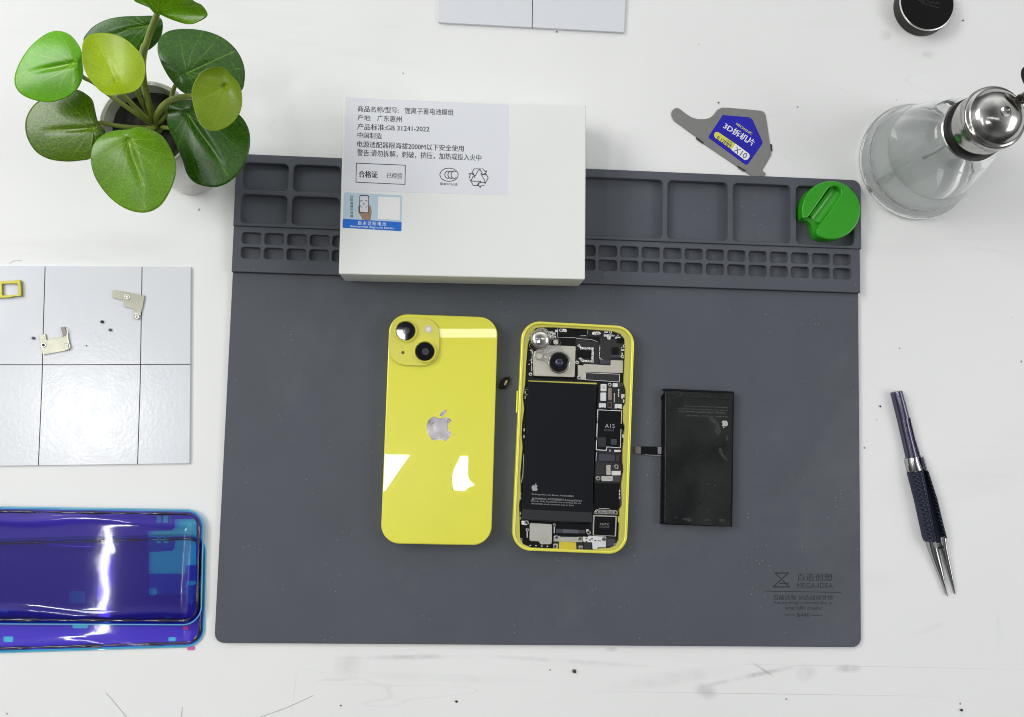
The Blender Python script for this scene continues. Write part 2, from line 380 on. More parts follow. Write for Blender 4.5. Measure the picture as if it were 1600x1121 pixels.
# ------------------------------------------------------------------ silicone work mat
m_sil = mat('grey_silicone', (.082, .090, .108), .6, spec=.3, bump=(2500, .25), var=(22, .05), rvar=(30, .06))
def dusty(m, base, dust, scale=260, lo=.64):
    nt = m.node_tree; b = nt.nodes['Principled BSDF']; N = nt.nodes.new; L = nt.links.new
    src = b.inputs['Base Color'].links[0].from_socket if b.inputs['Base Color'].links else None
    tc = N('ShaderNodeTexCoord'); vo = N('ShaderNodeTexVoronoi'); vo.inputs['Scale'].default_value = scale; L(tc.outputs['Object'], vo.inputs['Vector'])
    n = N('ShaderNodeTexNoise'); n.inputs['Scale'].default_value = scale*.12; n.inputs['Detail'].default_value = 3; L(tc.outputs['Object'], n.inputs['Vector'])
    def rng(s, a, b_, c, d):
        r = N('ShaderNodeMapRange'); L(s, r.inputs['Value']); r.inputs['From Min'].default_value = a; r.inputs['From Max'].default_value = b_; r.inputs['To Min'].default_value = c; r.inputs['To Max'].default_value = d; return r.outputs[0]
    mu = N('ShaderNodeMath'); mu.operation = 'MULTIPLY'; L(rng(vo.outputs['Distance'], .06, .13, .8, 0), mu.inputs[0]); L(rng(n.outputs['Fac'], lo, lo+.05, 0, 1), mu.inputs[1])
    n2 = N('ShaderNodeTexNoise'); n2.inputs['Scale'].default_value = 7; n2.inputs['Detail'].default_value = 8; n2.inputs['Roughness'].default_value = .7; L(tc.outputs['Object'], n2.inputs['Vector'])
    ad = N('ShaderNodeMath'); ad.operation = 'ADD'; ad.use_clamp = True; L(mu.outputs[0], ad.inputs[0]); L(rng(n2.outputs['Fac'], .52, .75, 0, .10), ad.inputs[1])
    x = N('ShaderNodeMix'); x.data_type = 'RGBA'; L(ad.outputs[0], x.inputs[0])
    if src: L(src, x.inputs[6])
    else: x.inputs[6].default_value = (*base, 1)
    x.inputs[7].default_value = (*dust, 1); L(x.outputs[2], b.inputs['Base Color'])
dusty(m_sil, None, (.32, .33, .34), 330, .56)
m_silp = mat('silicone_print', (.030, .032, .042), .7, spec=.3)
ZM, ZS, ZT = 2.6, 5.4, 6.6
MAT_Q = [(373, 244.5), (1339.5, 283), (1346, 1013), (334, 1004)]
cM, U, V, wM, hM = fit_rect(MAT_Q, ZM)
def uv(p):  # world xy -> mat coordinates (mm from the mat centre)
    d = Vector(p[:2])-cM; return d.dot(U), d.dot(V)
def wv(x, y): return cM+U*x+V*y
mt = thing('silicone_mat', (*cM, 0), 'large dark grey silicone repair mat with a moulded parts tray along its far edge', 'work mat')
yS = uv(at(850, 441, ZS))[1]       # lower edge of the small-cell strip
yT = uv(at(1340, 389, ZT))[1]      # boundary of the two trays
top = hM/2
slabM = [wv(-wM/2, -hM/2), wv(wM/2, -hM/2), wv(wM/2, yS), wv(-wM/2, yS)]
prism('work_surface', [rounded(slabM, [6, 6, 0, 0])], 0, ZM, m_sil, mt, .5, segs=2)
def cellbox(x0, y0, x1, y1, r): return rounded([wv(x0, y0), wv(x1, y0), wv(x1, y1), wv(x0, y1)], r, 5)
# small cells: 27 columns, 2 rows
xa = uv(at(377.4, 372, ZS))[0]; xb = uv(at(1330, 405, ZS))[0]
yc = [uv(at(1315, y, ZS))[1] for y in (397.5, 414.5, 419.5, 436.5)]
ncol = 28; pitch = (xb-xa+2.0)/ncol
holes = []
for i in range(ncol):
    for (yb_, yt_) in ((yc[3], yc[2]), (yc[1], yc[0])):
        holes.append(cellbox(xa+i*pitch, yb_, xa+(i+1)*pitch-2.0, yt_, 2.0))
strip = [wv(-wM/2, yS), wv(wM/2, yS), wv(wM/2, yT), wv(-wM/2, yT)]
prism('small_cell_tray', [strip]+holes, ZM-1.5, ZS, m_sil, mt, .45, segs=2)
prism('small_cell_floor', [strip], 0, ZM-1.2, m_sil, mt)
# large wells
def mx_(px, py): return uv(at(px, py, ZT))
yt, yb = mx_(1190, 288)[1], mx_(1190, 379)[1]
hl = []
def wellpx(x0, x1, y0=None, y1=None):
    X0, X1 = mx_(x0, 330)[0], mx_(x1, 330)[0]
    hl.append(cellbox(X0, yb if y0 is None else y0, X1, yt if y1 is None else y1, 3.2))
for a_, b_ in ((1043, 1137.5), (1145.5, 1236), (1244, 1334.5)): wellpx(a_, b_)
wellpx(846, 1036); wellpx(640, 838)
ym = (mx_(410, 298)[1]+mx_(410, 304)[1])/2
for a_, b_ in ((375.5, 448), (456, 530), (538, 632)):
    wellpx(a_, b_, ym+1.6, yt); wellpx(a_, b_, yb, ym-1.6)
tr = [wv(-wM/2-.1, yT), wv(wM/2+.5, yT), wv(wM/2+.5, top), wv(-wM/2-.1, top)]
prism('large_well_tray', [rounded(tr, [0, 0, 6, 6])]+hl, 1.4, ZT, m_sil, mt, .6, segs=2)
prism('large_well_floor', [rounded(tr, [0, 0, 6, 6])], 0, 1.7, m_sil, mt)
# printing in the near right corner
k = zc(13.19, 1200, 890)
def mt_text(s, a, b, cap, bold=0.0):
    a, b = k([a, b]); text('printed_text', s, a, b, ZM, m_silp, mt, cap/13.19, bold)
ribbons('printed_emblem', [k([(145, 75), (415, 75), (110, 362), (440, 362), (305, 232)]), k([(145, 75), (255, 180)]), k([(245, 290), (420, 290)])], .75, ZM, m_silp, mt)
ribbons('printed_line', [[(1196, 924), (1313.5, 926)], k([(340, 938), (550, 939)]), k([(905, 945), (1100, 946)])], .45, ZM, m_silp, mt)
mt_text('百造创想', (600, 235), (1330, 240), 155, .012); mt_text('MEGA-IDEA', (597, 385), (1340, 388), 105)
mt_text('百般造物 创造成就梦想', (110, 633), (1335, 638), 105, .012); mt_text('Among mega creatures,idea is', (112, 735), (1310, 740), 82, .008)
mt_text('what fulfill dreams', (352, 828), (1100, 832), 72, .008); mt_text('B440', (597, 985), (858, 985), 88, .008)

# ------------------------------------------------------------------ paper carton
m_card = mat('white_card', (.80, .815, .79), .38, spec=.4, var=(14, .015), bump=(500, .05))
m_lab = mat('label_paper', (.735, .75, .80), .45, spec=.4)
m_ink = mat('black_ink', (.018, .018, .02), .6)
m_white = mat('white_ink', (.82, .82, .82), .6)
ZB = 6.6; HB = 27.0; z = ZB+HB
cB, UB, VB, wB, hB = fit_rect([(535, 150), (916, 165), (914, 438), (531, 427.5)], z)
bx = thing('carton', (*cB, ZB), 'white cardboard battery box with a Chinese label, lying across the mat tray', 'box')
prism('lid', [rr_loop(cB, UB, VB, wB, hB, 1.0)], ZB+1.2, z, m_card, bx, .7, segs=3)
prism('box_base', [rr_loop(cB, UB, VB, wB-1.6, hB-1.6, .8)], ZB, ZB+1.2, m_card, bx)
k = zc(3.5024, 520, 140)
lab = slab('paper_label', k([(72, 42), (963, 84), (958, 580), (58, 553)]), z, z+.08, m_lab, bx, 1.2); zl = z+.09
def bt(s, a, b, cap, bold=.011):
    a, b = k([a, b]); text('printed_text', s, a, b, zl, m_ink, lab, cap/3.5024, bold)
bt('商品名称/型号:', (136, 122), (360, 131), 34); bt('锂离子蓄电池模组', (393, 133), (660, 143), 36)
bt('产地:', (136, 170), (209, 173), 33); bt('广东惠州', (243, 174), (376, 180), 34)
bt('产品标准:GB 31241-2022', (134, 221), (528, 234), 36)
bt('中国制造', (135, 266), (268, 271), 33)
bt('电源适配器限海拔2000M以下安全使用', (133, 316), (716, 341), 36)
bt('警告:请勿拆解，刺破，挤压，加热或投入火中', (133, 364), (812, 393), 38)
bt('合格证', (142, 482), (245, 485), 39, .035); bt('已检验', (296, 486), (380, 489), 33)
bt('国家3C认证', (588, 524), (682, 527), 15, .02)
ribbons('printed_frame', [k([(129, 404), (397, 415), (395, 520), (127, 508)])], .42, zl, m_ink, lab, closed=True)
_ = 0
def ell(cx, cy, rx, ry, a0=0, a1=360, n=24): return [(cx+rx*math.cos(math.radians(a0+(a1-a0)*i/n)), cy+ry*math.sin(math.radians(a0+(a1-a0)*i/n))) for i in range(n+1)]
ribbons('certification_mark', [k(ell(636, 467, 50, 36))]+[k(ell(x, 467, 17, 20, 55, 305, 12)) for x in (630, 647, 664)], .42, zl, m_ink, lab)
# recycling mark: three bent outline arrows
rec = []
for q in range(3):
    A0 = math.radians(120*q)
    def T(x, y): return (798+x*math.cos(A0)-y*math.sin(A0), 482+x*math.sin(A0)+y*math.cos(A0))
    rec += [[T(-32, -16), T(-19, -8), T(-8, -28), T(0, -40), T(12, -47), T(-24, -47), T(-32, -34), T(-38, -22), T(-32, -16)],
            [T(6, -44), T(20, -24), T(12, -19), T(36, -14), T(44, -36), T(36, -32), T(22, -47)]]
ribbons('recycling_mark', [k(r) for r in rec], .42, zl, m_ink, lab)
# blue sticker
m_lb = mat('sticker_pale_blue', (.50, .63, .73), .35, coat=.3); m_bl = mat('sticker_blue', (.012, .15, .62), .35, coat=.3)
m_skin = mat('sticker_skin', (.33, .20, .13), .5)
st = slab('blue_sticker', k([(62, 562), (380, 580), (375, 776), (53, 757)]), z, z+.08, m_lb, bx, 1.2)
slab('blue_band', k([(55.2, 708), (376.5, 726), (375, 776), (53, 757)]), z+.08, z+.12, m_bl, st, .6)
slab('white_square', k([(249, 586), (369, 592), (366, 715), (246, 708)]), z+.08, z+.12, m_white, st)
slab('hand_picture', k([(138, 640), (148, 636), (150, 650), (196, 655), (197, 632), (208, 640), (213, 672), (208, 700), (207, 716), (160, 713), (158, 700), (140, 675)]), z+.08, z+.12, m_skin, st, .6)
slab('phone_picture', k([(146, 578), (199, 580), (196, 678), (144, 675)]), z+.12, z+.16, m_ink, st, 1.0)
slab('phone_picture', k([(149, 583), (195, 585), (193, 674), (148, 671)]), z+.16, z+.20, mat('sticker_screen', (.66, .68, .74), .4), st, .8)
kk = [(x, y) for x, y in ((153, 608), (187, 608), (187, 644), (153, 644))]
rb = []
for (x, y), (sx, sy) in zip(kk, ((1, 1), (-1, 1), (-1, -1), (1, -1))): rb.append(k([(x, y+9*sy), (x, y), (x+9*sx, y)]))
ribbons('scan_marks', rb+[k([(164, 627), (177, 627)]), k([(170, 620), (170, 634)])], .28, z+.2, m_ink, st)
for i, ch in enumerate('扫码看操作视频'):
    a, b = k([(95, 594+i*17.6), (111, 595+i*17.6)]); text('printed_text', ch, a, b, z+.09, m_ink, st, 15/3.5, .02)
a, b = k([(139, 742), (292, 748)]); text('printed_text', '自主诊断电池', a, b, z+.13, m_white, st, 23/3.5, .0, spacing=1.25)
a, b = k([(93, 757), (335, 769)]); text('printed_text', 'Autonomous diagnostic battery', a, b, z+.13, m_white, st, 16/3.5, .0)

# ------------------------------------------------------------------ yellow phone lying face down
m_yel = mat('yellow_glass', (.78, .755, .065), .30, spec=.5, coat=1, coatr=.015, var=(9, .02)); dusty(m_yel, None, (.28, .25, .03), 150, .63)
m_yfr = mat('yellow_metal', (.82, .79, .11), .28, metal=.2, spec=.6)
m_ymat = mat('yellow_matte_glass', (.70, .66, .10), .42, spec=.5)
m_blk = mat('black_plastic', (.004, .0045, .0055), .42, spec=.18)
m_blkg = mat('black_lens_glass', (.004, .004, .006), .02, spec=.8, coat=1)
m_sv = mat('bright_metal', (.74, .74, .73), .26, metal=1, bump=(1200, .1))
m_svs = mat('satin_metal', (.66, .65, .61), .42, metal=.85, bump=(1800, .12), var=(60, .06))
m_mirror = mat('mirror_metal', (.36, .34, .37), .22, metal=1, var=(110, .35))
ZP0 = ZM; ZP = ZM+7.9
Q1 = [(609.5, 491), (777.5, 495.5), (768, 853.5), (593.5, 849)]
c1, U1, V1, w1, h1 = fit_rect(Q1, ZP)
ph = thing('phone', (*c1, ZP0), 'yellow phone lying face down with twin rear cameras, left of the opened phone', 'phone')
prism('phone_frame', [rr_loop(c1, U1, V1, w1, h1, 12, 12)], ZP0, ZP-.25, m_yfr, ph, .5, segs=3)
prism('back_glass', [rr_loop(c1, U1, V1, w1-1.0, h1-1.0, 11.5, 12)], ZP-.3, ZP, m_yel, ph, .12, segs=2)
k = zc(12.18, 600, 488)
pl = slab('camera_bump', k([(108, 95), (1070, 110), (1045, 1035), (80, 1010)]), ZP, ZP+1.5, m_ymat, ph, 11.0, .6, segs=4)
for nm, cx, cy, mirror in (('camera_lens', 412, 355, 1), ('camera_lens', 778, 748, 0)):
    x, y = k([(cx, cy)])[0]; c = at(x, y, ZP+3.0)
    ln = prism('camera_lens', [circle(c, 6.0, 40)], ZP+1.5, ZP+2.5, m_blkg, pl, .1)
    # ring of the lens, glass disc, inner barrel
    v = [(7.3, ZP+1.4), (7.3, ZP+2.7), (7.05, ZP+3.05), (6.55, ZP+3.05), (6.4, ZP+2.7), (6.4, ZP+1.4)]
    lathe('lens_ring', c, v, m_yfr, ph, 48)
    prism('lens_barrel', [circle((c.x+.3, c.y), 2.3, 30)], ZP+2.5, ZP+2.56, mat('lens_coating', (.035, .035, .045), .25, coat=1), ph)
x, y = k([(845, 325)])[0]
disc('camera_flash', x, y, 2.5, ZP+1.5, ZP+1.62, mat('flash_grey', (.62, .58, .55), .35), ph)
disc('flash_core', x, y, 1.3, ZP+1.6, ZP+1.75, mat('flash_white', (.85, .82, .8), .2, coat=1), ph, .1)
x, y = k([(360, 772)])[0]; disc('microphone_hole', x, y, 1.05, ZP+1.5, ZP+1.53, mat('hole_brown', (.14, .10, .03), .6), ph)
logo('emblem', 686.5, 664.5, 49, 2.5, ZP, m_mirror, ph)
lc = thing('connector', (*at(789, 598, ZM).xy, ZM), 'tiny loose black connector with a gold face, beside the yellow phone', 'connector')
k = zc(5.095, 580, 480)
slab('connector_body', k([(1012, 640), (1032, 585), (1060, 560), (1100, 556), (1103, 580), (1070, 650), (1040, 652)]), ZM, ZM+2.2, m_blk, lc, .4, .3)
slab('connector_face', k([(1058, 622), (1070, 585), (1088, 582), (1072, 625)]), ZM+2.2, ZM+2.4, mat('gold', (.45, .36, .20), .3, metal=1), lc, .3)

# ------------------------------------------------------------------ opened yellow phone
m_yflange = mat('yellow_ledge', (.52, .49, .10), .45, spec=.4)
m_pcb = mat('dark_board', (.010, .011, .014), .45, var=(400, .3))
m_char = mat('charcoal_shield', (.018, .018, .020), .5)
m_slate = mat('slate_flex', (.045, .046, .062), .4)
m_bei = mat('beige_metal', (.64, .61, .54), .35, metal=.6)
m_bat = mat('battery_wrap', (.006, .008, .0105), .5, spec=.16, bump=(260, .12))
m_tx = mat('grey_print', (.34, .35, .36), .6); m_txd = mat('dim_print', (.10, .10, .10), .6)
m_gold = MATS['gold']; m_wht = mat('white_part', (.74, .74, .76), .4, metal=.3)
ZQ = ZM+7.5
Q2 = [(816.5, 502), (991.5, 509.5), (979.8, 868), (799, 859)]
c2, U2, V2, w2, h2 = fit_rect(Q2, ZQ)
op = thing('opened_phone', (*c2, ZM), 'opened yellow phone with its back glass removed, showing battery, circuit board and cameras', 'phone')
prism('phone_frame', [rr_loop(c2, U2, V2, w2, h2, 12, 12), rr_loop(c2, U2, V2, w2-3.6, h2-3.6, 10.4, 12)], ZM, ZQ, m_yfr, op, .55, segs=3)
inner = [(829, 522), (838, 512.5), (853, 511.5), (870, 512), (915, 514.5), (958, 518), (970, 522), (976, 530), (977, 545), (975, 600), (978, 609), (978, 630), (974, 637), (974, 660), (976.5, 666), (973.5, 700), (973, 720), (974.5, 735),
         (971, 758), (972, 790), (968, 797), (968.5, 812), (967, 845), (962, 853), (953, 857), (935, 858), (933, 860), (832, 857), (818, 851), (812.5, 843), (812, 816), (811, 790), (813.5, 770), (813, 740), (816.5, 700), (815, 680), (816, 660), (819, 640), (817, 620), (820.5, 600), (822, 570), (824.5, 540)]
zf = ZQ-.9
prism('frame_ledge', [rr_loop(c2, U2, V2, w2-3.4, h2-3.4, 10.5, 12), rounded(PX(inner, zf), .8, 3)], ZM+3, zf, m_yflange, op, .15)
prism('midframe_plate', [rr_loop(c2, U2, V2, w2-3.4, h2-3.4, 10.5, 12)], ZM+.3, ZM+2.2, mat('dark_midframe', (.008, .008, .010), .5), op)
tube('side_button', [at(808.5, 611, ZM+4), at(807.2, 645, ZM+4)], .55, m_yfr, op, 8)
Z3 = zc(8, 800, 490); Z4 = zc(7.475, 800, 600); Z5 = zc(8, 800, 740); ZR = zc(9.33, 930, 580)
def pt(name, f, pts, h0, h1, m, r=.3, bev=.1, parent=op): return slab(name, f(pts), ZM+h0, ZM+h1, m, parent, r, bev)
def screw(f, x, y, r=1.1, h=6.0, m=None):
    px, py = f([(x, y)])[0]
    s = disc('screw', px, py, r, ZM+h-1.2, ZM+h, m or m_sv, op, .2, 20)
    disc('screw_socket', px, py, r*.38, ZM+h, ZM+h+.03, m_blk, s, 0, 10)
    return s
# upper board
pt('board_shield', Z3, [(560, 165), (800, 180), (1120, 215), (1330, 220), (1400, 330), (1400, 590), (1240, 600), (1230, 650), (890, 640), (800, 600), (800, 400), (600, 400), (560, 300)], 2.0, 3.8, m_char)
pt('sensor_bracket', Z3, rect(578, 170, 800, 300), 3.8, 5.6, m_blk)
ribbons('bracket_edge', [Z3([(572, 175), (572, 298), (790, 306)]), Z3([(805, 312), (900, 320), (990, 325), (1070, 355)])], .35, ZM+5.4, m_svs, op)
pt('sensor_clip', Z3, [(588, 190), (680, 190), (690, 215), (680, 236), (588, 232)], 5.6, 6.0, m_sv, .8); pt('clip_slot', Z3, rect(603, 200, 622, 225), 6.0, 6.05, m_blk, 0, 0)
pt('sensor_module', Z3, rect(822, 188, 945, 275), 3.8, 5.8, m_blk, .5); ribbons('module_edge', [Z3([(948, 190), (946, 262), (920, 280), (860, 278)])], .3, ZM+5.5, m_sv, op)
pt('sensor_clip', Z3, [(1000, 225), (1080, 225), (1110, 240), (1112, 262), (1075, 275), (1000, 268)], 4.6, 5.8, m_sv, .8); pt('clip_slot', Z3, rect(1045, 240, 1070, 270), 5.8, 5.85, m_gold, 0, 0)
pt('speaker_module', Z3, rect(602, 308, 792, 402), 3.8, 5.2, m_blk)
pt('bracket_plate', Z3, [(950, 290), (1090, 290), (1080, 350), (980, 340)], 3.8, 5.0, m_blk)
random.seed(3)
def crumbs(name, f, box, n, smin, smax, h, ms):
    v = []
    for i in range(n):
        x = random.uniform(box[0], box[2]); y = random.uniform(box[1], box[3]); w_ = random.uniform(smin, smax); h_ = random.uniform(smin, smax)*.8
        o = pt(name, f, rect(x, y, x+w_, y+h_), h-1.4, h+random.uniform(-.5, .5), random.choice(ms), .1, .05)
pt('chip_bracket', Z3, [(1100, 310), (1235, 330), (1310, 300), (1395, 310), (1390, 560), (1240, 560), (1235, 640), (1110, 635)], 3.8, 4.8, m_char, .5)
crumbs('small_component', Z3, (1120, 215, 1230, 300), 8, 22, 48, 5.2, [m_sv, m_wht, m_blk, m_sv])
crumbs('small_component', Z3, (1240, 220, 1390, 300), 12, 15, 34, 5.0, [m_sv, m_blk, m_char, m_blk, m_wht])
crumbs('small_component', Z3, (1345, 380, 1410, 570), 9, 16, 34, 5.2, [m_sv, m_wht, m_blk])
crumbs('small_component', Z3, (460, 200, 560, 290), 7, 18, 40, 5.0, [m_sv, m_wht, m_svs])
pt('chip', Z3, rect(1315, 308, 1388, 372), 4.8, 5.6, m_blk, .4); pt('chip', Z3, rect(1250, 425, 1335, 512), 4.8, 5.6, m_blk, .4)
pt('flex_cable', Z3, rect(1240, 520, 1390, 545), 4.8, 5.0, m_slate, .2)
ribbons('shield_frame', [Z3([(835, 402), (862, 435), (1010, 440), (1005, 600), (880, 592), (850, 560)])], 1.5, ZM+4.6, m_sv, op)
pt('chip', Z3, [(815, 455), (995, 470), (993, 558), (815, 550)], 4.2, 5.2, m_blk, .3)
ribbons('shield_edge', [Z3([(1098, 408), (1093, 545), (1105, 570), (1132, 572)])], .45, ZM+4.9, m_sv, op)
pt('flex_cable', Z3, [(1105, 575), (1225, 585), (1222, 640), (1100, 632)], 4.6, 5.4, m_slate)
pt('cover_plate', Z3, [(1235, 584), (1391, 590), (1386, 746), (917, 732), (913, 832), (824, 824), (824, 642), (893, 652), (900, 632), (1232, 650)], 4.4, 5.3, m_bei, .4)
pt('cable_cover', Z3, [(916, 738), (1350, 758), (1346, 860), (914, 832)], 4.6, 5.7, m_wht, .6); pt('black_sticker', Z3, [(924, 745), (1342, 764), (1338, 853), (922, 826)], 5.7, 5.78, m_char, .5, 0)
for x, y in ((815, 612), (836, 803), (232, 760), (1222, 890), (1412, 400), (1380, 540), (1232, 235), (1382, 272)): screw(Z3, x, y, 1.15 if y < 500 else 1.3)
# rear cameras under a clear film
pt('camera_bracket', Z3, [(262, 560), (274, 480), (400, 395), (560, 400), (797, 410), (782, 798), (270, 780)], 3, 6.0, m_bei, .8, .2)
pt('camera_tab', Z3, [(284, 618), (392, 622), (386, 768), (278, 764)], 6.0, 6.15, m_bei, .3, .08)
ribbons('bracket_rail', [Z3([(255, 480), (245, 600), (248, 720)])], .5, ZM+5.6, m_sv, op)
def lens(X, Y, r, dark):
    px, py = Z3([(X, Y)])[0]; c = at(px, py, ZM+7)
    b = lathe('camera_lens', c, [(r+.5, ZM+3), (r+.5, ZM+6.6), (r+.2, ZM+7.0), (r-.3, ZM+7.0), (r-.5, ZM+6.5), (0.01, ZM+6.5)], m_blkg if dark else m_svs, op, 40)
    if dark: lathe('lens_element', c, [(2.6, ZM+6.5), (2.2, ZM+6.9), (1.2, ZM+7.1), (.01, ZM+7.15)], mat('blue_lens', (.02, .03, .09), .05, coat=1), b, 24)
    return b
lens(355, 318, 5.6, False); lens(590, 612, 6.0, True)
m_clear = mat('clear_film', (1, 1, 1), .04, trans=1, ior=1.35, spec=.6)
film = Z3([(285, 215), (340, 178), (415, 185), (470, 235), (500, 300), (560, 310), (608, 350), (600, 400), (640, 450), (720, 570), (712, 650), (660, 720), (580, 740), (500, 715), (450, 650), (400, 590), (320, 580), (275, 530), (285, 480), (220, 420), (205, 340), (225, 270)])
zfm = ZM+7.4
fl = prism('clear_camera_film', [rounded(PX(film, zfm), .8, 3)], zfm, zfm+.5, m_clear, op, .15, bottom=True)
tube('film_rim', [Vector((*p, zfm+.5)) for p in (lambda l: l+[l[0]])(rounded(PX(film, zfm), .8, 3))], .22, m_clear, fl, 6)
c = at(*Z3([(352, 325)])[0], zfm); lathe('film_dome', c, [(6.2, zfm+.4), (6.0, zfm+1.0), (4.6, zfm+2.0), (2.5, zfm+2.5), (.01, zfm+2.6)], mat('foil_dome', (.75, .74, .70), .14, metal=.95, bump=(200, .5)), fl, 40)
for q in (5.0, 6.7): lathe('film_ring', c, [(q, zfm+.5), (q+.2, zfm+.9), (q+.4, zfm+.5)], m_clear, fl, 40)
c = at(*Z3([(590, 615)])[0], zfm); lathe('film_ring', c, [(6.6, zfm+.5), (6.9, zfm+1.1), (7.3, zfm+.5)], m_sv, fl, 40)
for X, Y, r in ((548, 358, 1.7), (340, 535, 2.0), (418, 545, 1.1)):
    x, y = Z3([(X, Y)])[0]; disc('film_spot', x, y, r, zfm+.5, zfm+.8, m_bei, fl, .2, 20)
ribbons('film_slot', [Z3([(408, 470), (470, 410)]), Z3([(440, 498), (500, 440)]), Z3([(500, 470), (565, 430)])], .4, zfm+.55, m_wht, fl)
pt('slot', Z3, [(270, 785), (795, 800), (790, 835), (270, 812)], 2.2, 3.2, m_blk)
pt('yellow_bar', Z3, [(200, 838), (1062, 868), (1060, 888), (200, 850)], 2.2, 4.4, m_yflange, .2)
crumbs('small_component', Z3, (190, 450, 245, 740), 9, 14, 30, 4.6, [m_sv, m_char, m_gold, m_blk])
crumbs('small_component', Z3, (150, 850, 185, 1030), 7, 8, 20, 4.2, [m_sv, m_char, m_wht])
# battery
bp = [(825.6, 596.5), (931.5, 601.5), (925.3, 817.5), (814.6, 811)]
ba = slab('battery', bp, ZM+2.2, ZM+5.6, m_bat, op, .8, .4, segs=2)
slab('battery_flap', Z5([(130, 448), (1005, 490), (1000, 612), (118, 574)]), ZM+5.6, ZM+5.75, mat('battery_flap_wrap', (.014, .016, .018), .5), ba, .3, .05)
pt('battery_margin', Z4, [(1000, 40), (1016, 40), (985, 560), (960, 1400), (948, 1400)], 2.2, 4.6, m_blk)
zb = ZM+5.62
logo('emblem', 835.5, 761.5, 12, 2.5, zb, m_tx, ba)
def b5(s, a, b, cap): a, b = Z5([a, b]); text('printed_text', s, a, b, zb, m_tx, ba, cap/8, .0)
b5('Rechargeable Li-ion Battery  Model A2863', (247, 272), (768, 300), 24)
b5('/WARNING / AVERTISSEMENT Authorized Service', (278, 325), (872, 355), 24)
b5('Provider Only. Potential for fire or burning. Do not', (240, 358), (862, 388), 24)
b5('disassemble, crush, puncture, heat or burn.', (240, 390), (776, 415), 24)
ribbons('warning_mark', [Z5([(248, 326), (262, 300), (276, 328)])], .22, zb, m_tx, ba, closed=True)
# middle board
pt('main_board', Z4, [(1025, 0), (1300, 0), (1285, 1120), (1275, 1290), (960, 1280), (985, 300), (1000, 200)], 2.2, 4.2, m_pcb)
pt('shield_can', Z4, rect(1037, 2, 1104, 88), 4.2, 5.4, m_wht, .4); pt('shield_can', Z4, rect(1034, 102, 1100, 200), 4.2, 5.4, m_wht, .4)
pt('shield_inset', Z4, rect(1056, 22, 1088, 60), 5.4, 5.44, m_bei, .2, 0)
pt('shield_can', Z4, [(1018, 225), (1098, 229), (1096, 282), (1015, 278)], 4.2, 5.3, m_wht, .3); pt('shield_can', Z4, [(1203, 235), (1286, 240), (1284, 292), (1201, 288)], 4.2, 5.3, m_wht, .3)
ribbons('shield_slot', [Z4([(1045, 279), (1075, 280)]), Z4([(1228, 288), (1255, 289)])], .5, ZM+5.35, m_char, op)
pt('connector_socket', Z4, rect(1118, 212, 1168, 290), 4.2, 5.2, mat('brown_part', (.11, .08, .09), .5), .2); pt('socket_hole', Z4, rect(1124, 222, 1155, 272), 5.2, 5.25, mat('deep_red', (.02, .004, .006), .4), 0, 0)
cg = pt('gold_connector', Z4, rect(1124, 48, 1165, 192), 4.2, 5.2, mat('connector_grey', (.23, .21, .19), .4), .5)
for i in range(6): pt('gold_contact', Z4, rect(1130, 62+i*21, 1158, 72+i*21), 5.2, 5.3, m_gold, .1, 0, cg)
for i in range(9): pt('small_component', Z4, rect(1190, 112+i*12.2, 1203, 119+i*12.2), 4.2, 4.7, m_wht, 0, 0)
for y0, y1 in ((60, 85), (90, 112), (116, 130), (136, 154)): pt('small_component', Z4, rect(1240, y0, 1252, y1), 4.2, 4.8, m_wht, .1, 0)
pt('small_component', Z4, rect(1178, -8, 1234, 38), 4.2, 5.2, m_wht, .4); pt('flex_cable', Z4, [(1236, -20), (1300, -10), (1300, 60), (1270, 30), (1240, 40)], 4.2, 5.0, m_slate)
pt('small_component', Z4, rect(1278, 120, 1296, 172), 4.2, 4.9, m_wht, .1, 0)
chp = pt('processor', Z4, [(998, 300), (1286, 312), (1270, 752), (1112, 742), (1106, 785), (980, 775)], 4.2, 5.3, m_wht, .4)
pt('processor_cover', Z4, [(1008, 308), (1276, 320), (1261, 743), (1103, 733), (1096, 773), (990, 765)], 5.3, 5.4, m_blk, .3, 0, chp)
for a_, b_ in (((1118, 296), (1146, 297)), ((985, 405), (988, 450)), ((1276, 480), (1275, 515)), ((980, 630), (979, 650))): ribbons('frame_gap', [Z4([a_, b_])], 1.3, ZM+5.32, m_blk, chp)
def z4t(s, a, b, cap, m, zz=5.42): a, b = Z4([a, b]); text('printed_text', s, a, b, ZM+zz, m, chp, cap/7.475, 0)
z4t('A15', (1085, 515), (1198, 519), 48, m_tx); z4t('BIONIC', (1078, 553), (1194, 558), 24, m_txd)
pt('chip_patch', Z4, rect(1005, 625, 1095, 735), 5.4, 5.44, m_char, .2, 0); pt('chip_patch', Z4, rect(1155, 645, 1222, 710), 5.4, 5.43, m_slate, .2, 0)
pt('small_component', Z4, rect(1196, 772, 1270, 798), 4.2, 5.0, m_wht, .2); pt('small_component', Z4, rect(1140, 770, 1150, 792), 4.2, 4.6, m_wht, 0, 0)
pt('flex_cable', Z4, [(1018, 815), (1205, 832), (1200, 905), (1015, 900)], 4.2, 4.9, m_slate, .4); pt('flex_cable', Z4, rect(1214, 835, 1256, 908), 4.2, 5.1, mat('slate_dark', (.03, .03, .045), .4), .3)
pt('board_cover', Z4, [(978, 920), (1285, 935), (1280, 1065), (975, 1060)], 4.2, 4.5, m_char)
pt('spacer', Z4, [(985, 800), (993, 800), (985, 905), (978, 905)], 4.2, 5.0, m_svs, .1)
screw(Z4, 1219, 968, 1.55, 5.6, m_sv); screw(Z4, 1005, 1106, 1.6, 5.6, m_sv)
